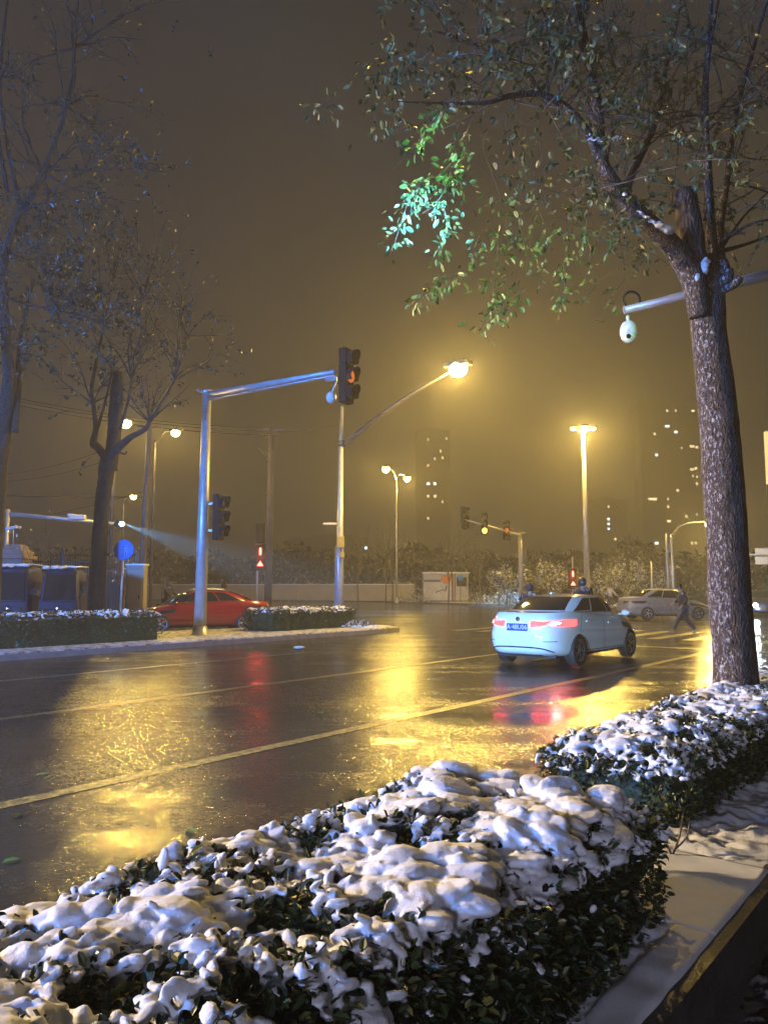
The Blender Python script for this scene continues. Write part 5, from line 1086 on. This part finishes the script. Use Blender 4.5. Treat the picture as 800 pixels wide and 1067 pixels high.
tp_ = RD(-6.2,4.0,.008); t = sedan('assumed grey saloon behind the white car, out of view to the left, added to carry blue beams', tp_, ROADANG, M['pole'], tail=False, headl=True, detail=False)  # assumed unseen car, added only to carry the blue spots below
for dy in (-.62,.62):
    p_ = tp_+rz(ROADANG) @ Vector((2.42,dy,.68)); o_ = spot(p_, p_+Vector((.61,.79,-.012))*10, (.36,.66,1.0), 10500, 19, .08, .7, 'assumed_headlight_beam', t)  # added blue spots that light the rear of the white car
    o_.location = Vector((2.42,dy,.68)); o_.rotation_euler = Vector((1,.205,-.004)).to_track_quat('-Z','Y').to_euler()
# ------------------------------------------------------------------ three wheelers
def three_wheeler(label, px, Y, ang, ztop_px):
    b = Vector((P(px,640,Y).x,Y,.12)); t = thing('three_wheeler', label, 'three wheeler', b, ang, 'parked covered three wheelers')
    Ht = P(px,ztop_px,Y).z-.12; Wd = 1.12
    # cab shell: front faces -Y; profile in the y,z plane lofted over width
    prof = [(-.70,.32),(-.86,.45),(-.92,.85),(-.86,1.05),(-.66,Ht-.18),(-.52,Ht-.06),(0,Ht),(.9,Ht-.02),(1.02,Ht-.12),(1.05,.6),(1.0,.34)]
    m_ = MB(); xs = [-.5,-.485,-.44,-.34,-.2,0,.2,.34,.44,.485,.5]; vs = []; sc_ = [.90,.955,.985,.995,1,1,1,.995,.985,.955,.90]
    for x, s_ in zip(xs, sc_):
        for (y, z) in prof: vs.append(Vector((x*Wd*(1-.13*max(0,(z-1)/(Ht-1))**1.5), y*s_, .9+(z-.9)*s_-(.16*abs(2*x)**5 if z > Ht-.2 else 0))))
    n_ = len(prof); fs = []
    for i in range(len(xs)-1):
        for j in range(n_): a = i*n_+j; b2 = i*n_+(j+1) % n_; fs.append((a, b2, b2+n_, a+n_))
    fs.append(tuple(range(n_))[::-1]); fs.append(tuple((len(xs)-1)*n_+j for j in range(n_))); m_.add(vs, fs, False); part('body', m_, M['navy'], t, world=False)
    def fr(x, z, off):   # point on sloping windscreen plane
        y = -.86+(z-1.05)/(Ht-.18-1.05)*.20; return Vector((x, y-off, z))
    m_ = MB(); m_.add([fr(-.42,1.10,.012),fr(.42,1.10,.012),fr(.37,Ht-.26,.012),fr(-.37,Ht-.26,.012)], [(0,1,2,3)]); part('windscreen', m_, M['glass'], t, world=False)
    m_ = MB()
    for a, b_ in ((fr(-.44,1.07,.02),fr(.44,1.07,.02)),(fr(.44,1.07,.02),fr(.385,Ht-.23,.02)),(fr(.385,Ht-.23,.02),fr(-.385,Ht-.23,.02)),(fr(-.385,Ht-.23,.02),fr(-.44,1.07,.02))): m_.cyl(a, b_, .018, 6)
    m_.cyl(fr(.05,1.1,.03), fr(.25,1.4,.03), .008, 5); part('window_frame', m_, M['black'], t, world=False)
    for x, r_ in ((0,.095),(-.36,.05),(.36,.05)):
        m_ = MB(); m_.lathe([(r_,0),(r_*1.05,.03),(r_*.8,.05),(.001,.06)], Vector((x,-.905 if x == 0 else -.90,.84)), 18, rx(PI/2)); part('headlight', m_, M['chrome'] if x == 0 else M['lens_off'], t, world=False)
    m_ = MB(); m_.box(Vector((0,-.90,.50)), (.8,.06,.12), None, .03); part('bumper', m_, M['black'], t, world=False)
    m_ = MB(); m_.lathe([(.12,-.05),(.24,-.06),(.27,0),(.24,.06),(.12,.05)], Vector((0,-.62,.27)), 24, ry(PI/2)); m_.lathe([(.01,-.02),(.13,-.02),(.13,.02),(.01,.02)], Vector((0,-.62,.27)), 14, ry(PI/2)); part('wheel', m_, M['rubber'], t, world=False)
    for sx_ in (-1, 1):
        m_ = MB(); m_.lathe([(.12,-.05),(.24,-.06),(.27,0),(.24,.06),(.12,.05)], Vector((.50*sx_,.62,.27)), 24, ry(PI/2)); part('wheel', m_, M['rubber'], t, world=False)
        m_ = MB(); m_.tube([Vector((.50*sx_,-.80,1.15)), Vector((.62*sx_,-.90,1.20)), Vector((.64*sx_,-.90,1.28))], [.012]*3, 6); m_.box(Vector((.66*sx_,-.90,1.36)), (.10,.03,.17), None, .012); part('mirror', m_, M['black'], t, world=False)
        m_ = MB(); m_.box(Vector((.567*sx_*(Wd/1.12),.05,1.35)), (.012,.75,.6), None, .004); part('side_window', m_, M['glass'], t, world=False)
        m_ = MB(); m_.box(Vector((.573*sx_,-.1,.85)), (.01,.9,.8), None, .004); part('door', m_, M['navy'], t, world=False)
    rng2 = np.random.default_rng(int(px)+3); n_ = 160; c_ = np.stack([rng2.uniform(-.46,.46,n_)*Wd, rng2.uniform(-.58,.95,n_), np.full(n_, Ht-.005)], 1); c_[:,2] -= np.clip((-.35-c_[:,1])*.28,0,.3)
    c_ = c_ @ np.array(rz(ang).transposed())[:,:]
    c_ = c_+np.array(b)[None]; r0 = rng2.uniform(.06,.11,n_); remesh_snow('roof_snow', [blobs(c_, np.stack([r0*1.3,r0,r0*.4],1), rotmats(np.tile([[0,0,1.0]],(n_,1)), rng2.uniform(0,6,n_)), ICO1)], .025, t, M['snow'], 3)
    # the snow was built in world axes: undo the turn of its thing
    o_ = [x for x in t.children if x.name.startswith('roof_snow')][0]; o_.rotation_euler = (0,0,-ang)
    return t
three_wheeler('covered blue three wheeler at the left edge in front of the stone pillar', 17, 24, .17, 588.5)
three_wheeler('covered blue three wheeler between the fence and the dark tree trunk', 66, 24, .22, 590.5)
m_ = MB(); b = P(37,640,24.8); m_.box(Vector((b.x,24.8,.42)), (.5,.4,.55), None, .03); m_.box(Vector((b.x,24.8,.72)), (.55,.45,.05), None, .02); tag(part('storage_box', m_, M['concrete']), 'low grey box between the two three wheelers', 'box')
# ------------------------------------------------------------------ people
def skin_chain(name, verts, edges, radii, m, parent, sub=1, root=0):
    me = bpy.data.meshes.new(name); me.from_pydata([tuple(v) for v in verts], edges, []); ob = bpy.data.objects.new(name, me); COL.objects.link(ob)
    md = ob.modifiers.new('s', 'SKIN'); md.use_smooth_shade = True
    for i, r_ in enumerate(radii): me.skin_vertices[0].data[i].radius = (r_, r_) if not hasattr(r_, '__len__') else r_
    me.skin_vertices[0].data[root].use_root = True
    ms = ob.modifiers.new('u', 'SUBSURF'); ms.levels = sub; ms.render_levels = sub
    dg = bpy.context.evaluated_depsgraph_get(); m2 = bpy.data.meshes.new_from_object(ob.evaluated_get(dg)); bpy.data.objects.remove(ob)
    m2.name = name; m2.polygons.foreach_set('use_smooth', np.ones(len(m2.polygons), dtype=bool)); m2.materials.clear(); m2.materials.append(m)
    o_ = bpy.data.objects.new(name, m2); COL.objects.link(o_); o_.parent = parent; return o_
def person(label, pos, ang, J, jacket='jacket', trousers='jeans', helmet=False, hood=False, group=None, bag=False):
    """J: joint dict in local metres, facing +X, left = +Y"""
    t = thing('person', label, 'person', pos, ang, group); V = {k: Vector(v) for k, v in J.items()}
    hd_ = V['head']; nk = V['neck']; pv = V['pelvis']; ch = V['chest']
    order = ['pelvis','waist','chest','neck','head_low','head','head_top','shl','ell','hal','shr','elr','har','hil','knl','anl','tol','hir','knr','anr','tor']
    V['waist'] = pv.lerp(ch,.45); V['head_low'] = nk.lerp(hd_,.45); V['head_top'] = hd_+Vector((0,0,.09))
    rad = dict(pelvis=.125, waist=.115, chest=.135, neck=.055, head_low=.062, head=(.082,.098), head_top=.055, shl=.06, ell=.042, hal=.03, shr=.06, elr=.042, har=.03, hil=.085, knl=.06, anl=.042, tol=.035, hir=.085, knr=.06, anr=.042, tor=.035)
    ed = [('pelvis','waist'),('waist','chest'),('chest','neck'),('neck','head_low'),('head_low','head'),('head','head_top'),('chest','shl'),('shl','ell'),('ell','hal'),('chest','shr'),('shr','elr'),('elr','har'),('pelvis','hil'),('hil','knl'),('knl','anl'),('anl','tol'),('pelvis','hir'),('hir','knr'),('knr','anr'),('anr','tor')]
    # hands: palm, thumb and four fingers as short branches
    vs = [V[k] for k in order]; rr_ = [rad[k] for k in order]; es = [(order.index(a), order.index(b)) for a, b in ed]
    for h, e in (('hal','ell'),('har','elr')):
        d = (V[h]-V[e]).normalized(); s_ = d.cross(Vector((1,0,0))); s_ = s_.normalized() if s_.length > .1 else Vector((0,1,0)); u_ = d.cross(s_)
        pi = len(vs); vs.append(V[h]+d*.07); rr_.append((.032,.016)); es.append((order.index(h), pi))
        for q, (o_, ln) in enumerate(((-.028,.05),(-.010,.062),(.010,.060),(.028,.045))):
            a = len(vs); vs.append(V[h]+d*.10+u_*o_); rr_.append(.009); es.append((pi, a)); vs.append(V[h]+d*(.10+ln*.6)+u_*o_+s_*.012); rr_.append(.008); es.append((a, a+1)); vs.append(V[h]+d*(.10+ln)+u_*o_+s_*.028); rr_.append(.006); es.append((a+1, a+2))
        a = len(vs); vs.append(V[h]+d*.06-u_*.045+s_*.01); rr_.append(.010); es.append((order.index(h), a)); vs.append(V[h]+d*.095-u_*.052+s_*.02); rr_.append(.008); es.append((a, a+1))
    skin_chain('body', vs, es, rr_, M['skin'], t, 1)
    # face
    f = MB(); f.tube([hd_+Vector((.088,0,.03)), hd_+Vector((.112,0,-.01)), hd_+Vector((.092,0,-.02))], [.010,.015,.008], 6); part('nose', f, M['skin'], t, world=False)
    for sy in (-1, 1):
        f = MB(); f.ball(hd_+Vector((.082,.032*sy,.03)), (.012,.015,.010), 8); part('eye', f, M['hair'], t, world=False); f = MB(); f.ball(hd_+Vector((0,.092*sy,.005)), (.022,.012,.03), 8); part('ear', f, M['skin'], t, world=False)
    f = MB(); f.box(hd_+Vector((.088,0,-.05)), (.01,.045,.008), None, .003); part('mouth', f, mat('lips', (.25,.08,.07), .5), t, world=False)
    f = MB()
    if hood or helmet: f.ball(hd_+Vector((-.02,0,.02)), (.125,.115,.135), 18); part('helmet' if helmet else 'hood', f, M['helmet' if helmet else jacket], t, world=False)
    else: f.ball(hd_+Vector((-.022,0,.045)), (.105,.102,.105), 18); part('hair', f, M['hair'], t, world=False)
    jo = ['pelvis','waist','chest','neck','shl','ell','hal','shr','elr','har']; V['hal2'] = V['ell'].lerp(V['hal'],.93); V['har2'] = V['elr'].lerp(V['har'],.93)
    vs = [pv+Vector((0,0,-.06)), V['waist'], ch, nk-Vector((0,0,.02)), V['shl'], V['ell'], V['hal2'], V['shr'], V['elr'], V['har2']]
    skin_chain('jacket', vs, [(0,1),(1,2),(2,3),(2,4),(4,5),(5,6),(2,7),(7,8),(8,9)], [(.165,.185),(.15,.175),(.155,.19),.075,.085,.066,.052,.085,.066,.052], M[jacket], t, 1)
    vs = [pv, V['hil'], V['knl'], V['anl']+Vector((0,0,.03)), V['hir'], V['knr'], V['anr']+Vector((0,0,.03))]
    skin_chain('trousers', vs, [(0,1),(1,2),(2,3),(0,4),(4,5),(5,6)], [.145,.105,.078,.062,.105,.078,.062], M[trousers], t, 1)
    for a, b_ in (('anl','tol'),('anr','tor')):
        skin_chain('shoe', [V[a]+(V[a]-V[b_]).normalized()*.05+Vector((0,0,-.03)), V[a].lerp(V[b_],.5)+Vector((0,0,-.02)), V[b_]+Vector((0,0,0))], [(0,1),(1,2)], [(.045,.05),(.045,.055),(.035,.045)], M['shoe'], t, 1)
    return t
walk = dict(pelvis=(0,0,.88), chest=(.03,0,1.28), neck=(.07,0,1.46), head=(.14,0,1.58), shl=(.03,.18,1.39), ell=(-.06,.23,1.14), hal=(.08,.20,.95), shr=(.03,-.18,1.39), elr=(.10,-.22,1.14), har=(.28,-.16,1.04), hil=(0,.09,.86), knl=(.22,.09,.50), anl=(.38,.09,.09), tol=(.54,.10,.06), hir=(0,-.09,.86), knr=(-.12,-.09,.47), anr=(-.40,-.09,.11), tor=(-.26,-.10,.05))
pp = G(713,661); person('person in a dark jacket and blue jeans striding over the zebra crossing', Vector((pp.x,pp.y,.012)), math.radians(172), walk)
sit = dict(pelvis=(0,0,.86), chest=(.10,0,1.24), neck=(.12,0,1.42), head=(.15,0,1.56), shl=(.10,.18,1.36), ell=(.28,.22,1.14), hal=(.50,.24,1.08), shr=(.10,-.18,1.36), elr=(.28,-.22,1.14), har=(.50,-.24,1.08), hil=(.02,.10,.84), knl=(.40,.14,.76), anl=(.42,.14,.38), tol=(.56,.14,.34), hir=(.02,-.10,.84), knr=(.40,-.14,.76), anr=(.42,-.14,.38), tor=(.56,-.14,.34))
def scooter(label, pos, ang):
    t = thing('scooter', label, 'scooter', pos, ang); 
    for x in (-.5,.72): m_ = MB(); m_.lathe([(.12,-.04),(.21,-.05),(.24,0),(.21,.05),(.12,.04)], Vector((x,0,.24)), 24, rx(PI/2)); m_.lathe([(.01,-.03),(.12,-.03),(.12,.03),(.01,.03)], Vector((x,0,.24)), 12, rx(PI/2)); part('wheel', m_, M['rubber'], t, world=False)
    m_ = MB(); m_.box(Vector((.15,0,.30)), (.6,.30,.10), None, .04); m_.box(Vector((-.32,0,.50)), (.65,.30,.34), None, .10); m_.box(Vector((.52,0,.62)), (.12,.34,.62), ry(-.25), .04); m_.box(Vector((.72,0,.52)), (.36,.14,.06), None, .03); part('body', m_, M['navy'], t, world=False)
    m_ = MB(); m_.box(Vector((-.2,0,.72)), (.7,.28,.10), None, .04); part('seat', m_, M['black'], t, world=False)
    m_ = MB(); m_.tube([Vector((.72,0,.3)), Vector((.50,0,1.0))], [.03,.03], 8); m_.tube([Vector((.46,.32,1.04)), Vector((.52,0,1.0)), Vector((.46,-.32,1.04))], [.016]*3, 8)
    for s_ in (-1,1): m_.tube([Vector((.50,.2*s_,1.02)), Vector((.50,.26*s_,1.20))], [.008]*2, 5); m_.ball(Vector((.50,.26*s_,1.24)), (.015,.05,.035), 8)
    part('handlebar', m_, M['black'], t, world=False)
    m_ = MB(); m_.ball(Vector((.60,0,.86)), (.05,.07,.05), 10); part('headlight', m_, M['head'], t, world=False); return t
bs_ = Vector((P(176,620,33).x,33,.12)); scooter('electric scooter with a rider waiting beyond the nose of the red car', bs_, math.radians(-25)); person('helmeted rider in dark clothes sitting on the scooter beyond the red car', bs_, math.radians(-25), {k:(v[0]-.12,v[1],v[2]+.04) for k, v in sit.items()}, trousers='jacket', helmet=True)
bs_ = Vector((P(233,620,34).x,34,.06)); scooter('scooter hidden behind the roof of the red car', bs_, math.radians(10)); person('rider whose helmet and shoulders show above the roof of the red car', bs_, math.radians(10), {k:(v[0]-.12,v[1],v[2]+.04) for k, v in sit.items()}, trousers='jacket', helmet=True)
bs_ = Vector((P(607,620,21.5).x,21.5,.008)); scooter('scooter hidden behind the white car', bs_, math.radians(75)); person('rider in dark clothes seen over the roof of the white car, below the lamp mast', bs_, math.radians(75), {k:(v[0]-.12,v[1],v[2]+.16) for k, v in sit.items()}, trousers='jacket', helmet=True)
bs_ = Vector((P(551.5,620,22).x,22,.008)); scooter('scooter hidden behind the boot of the white car', bs_, math.radians(80)); person('rider in a dark hood seen over the rear window of the white car', bs_, math.radians(80), {k:(v[0]-.12,v[1],v[2]+.02) for k, v in sit.items()}, trousers='jacket', hood=True)
# cyclist far right
def bicycle(label, pos, ang):
    t = thing('bicycle', label, 'bicycle', pos, ang)
    for x in (-.5,.52):
        m_ = MB(); m_.tube([Vector((x+.33*math.cos(a),0,.34+.33*math.sin(a))) for a in [k*PI/12 for k in range(25)]], [.016]*25, 6, cap=False); w_ = part('wheel', m_, M['rubber'], t, world=False); m_ = MB()
        for k in range(12): m_.cyl(Vector((x,0,.34)), Vector((x+.32*math.cos(k*PI/6),0,.34+.32*math.sin(k*PI/6))), .003, 4)
        part('spokes', m_, M['chrome'], w_, world=False)
    m_ = MB(); A, B_, C_, D_ = Vector((-.5,0,.34)), Vector((-.05,0,.32)), Vector((-.18,0,.82)), Vector((.36,0,.86))
    for a, b_ in ((A,B_),(A,C_),(B_,C_),(B_,D_),(C_,D_),(D_,Vector((.52,0,.34)))): m_.cyl(a, b_, .016, 8)
    part('frame', m_, M['pole_dark'], t, world=False); m_ = MB(); m_.box(Vector((-.18,0,.90)), (.24,.13,.06), None, .02); part('saddle', m_, M['black'], t, world=False); m_ = MB(); m_.tube([Vector((.34,.26,1.0)),Vector((.38,0,1.0)),Vector((.34,-.26,1.0))], [.014]*3, 6); m_.cyl(D_, Vector((.38,0,1.0)), .014, 6); part('handlebar', m_, M['black'], t, world=False); return t
bs_ = Vector((P(636,628,50).x,50,.008)); bicycle('bicycle ridden in front of the far bollards', bs_, math.radians(-60))
M['pale_coat'] = mat('pale_coat', (.45,.43,.38), .8)
person('cyclist in a pale coat riding between the white car and the far bollards', bs_, math.radians(-60), dict(pelvis=(-.18,0,.98), chest=(-.02,0,1.34), neck=(.02,0,1.50), head=(.07,0,1.63), shl=(-.02,.18,1.44), ell=(.14,.22,1.22), hal=(.32,.24,1.04), shr=(-.02,-.18,1.44), elr=(.14,-.22,1.22), har=(.32,-.24,1.04), hil=(-.16,.09,.96), knl=(.16,.10,.74), anl=(.02,.10,.36), tol=(.16,.10,.32), hir=(-.16,-.09,.96), knr=(.10,-.10,.62), anr=(-.14,-.10,.28), tor=(-.0,-.10,.24)), jacket='pale_coat', trousers='jacket')
bpy.context.view_layer.update()
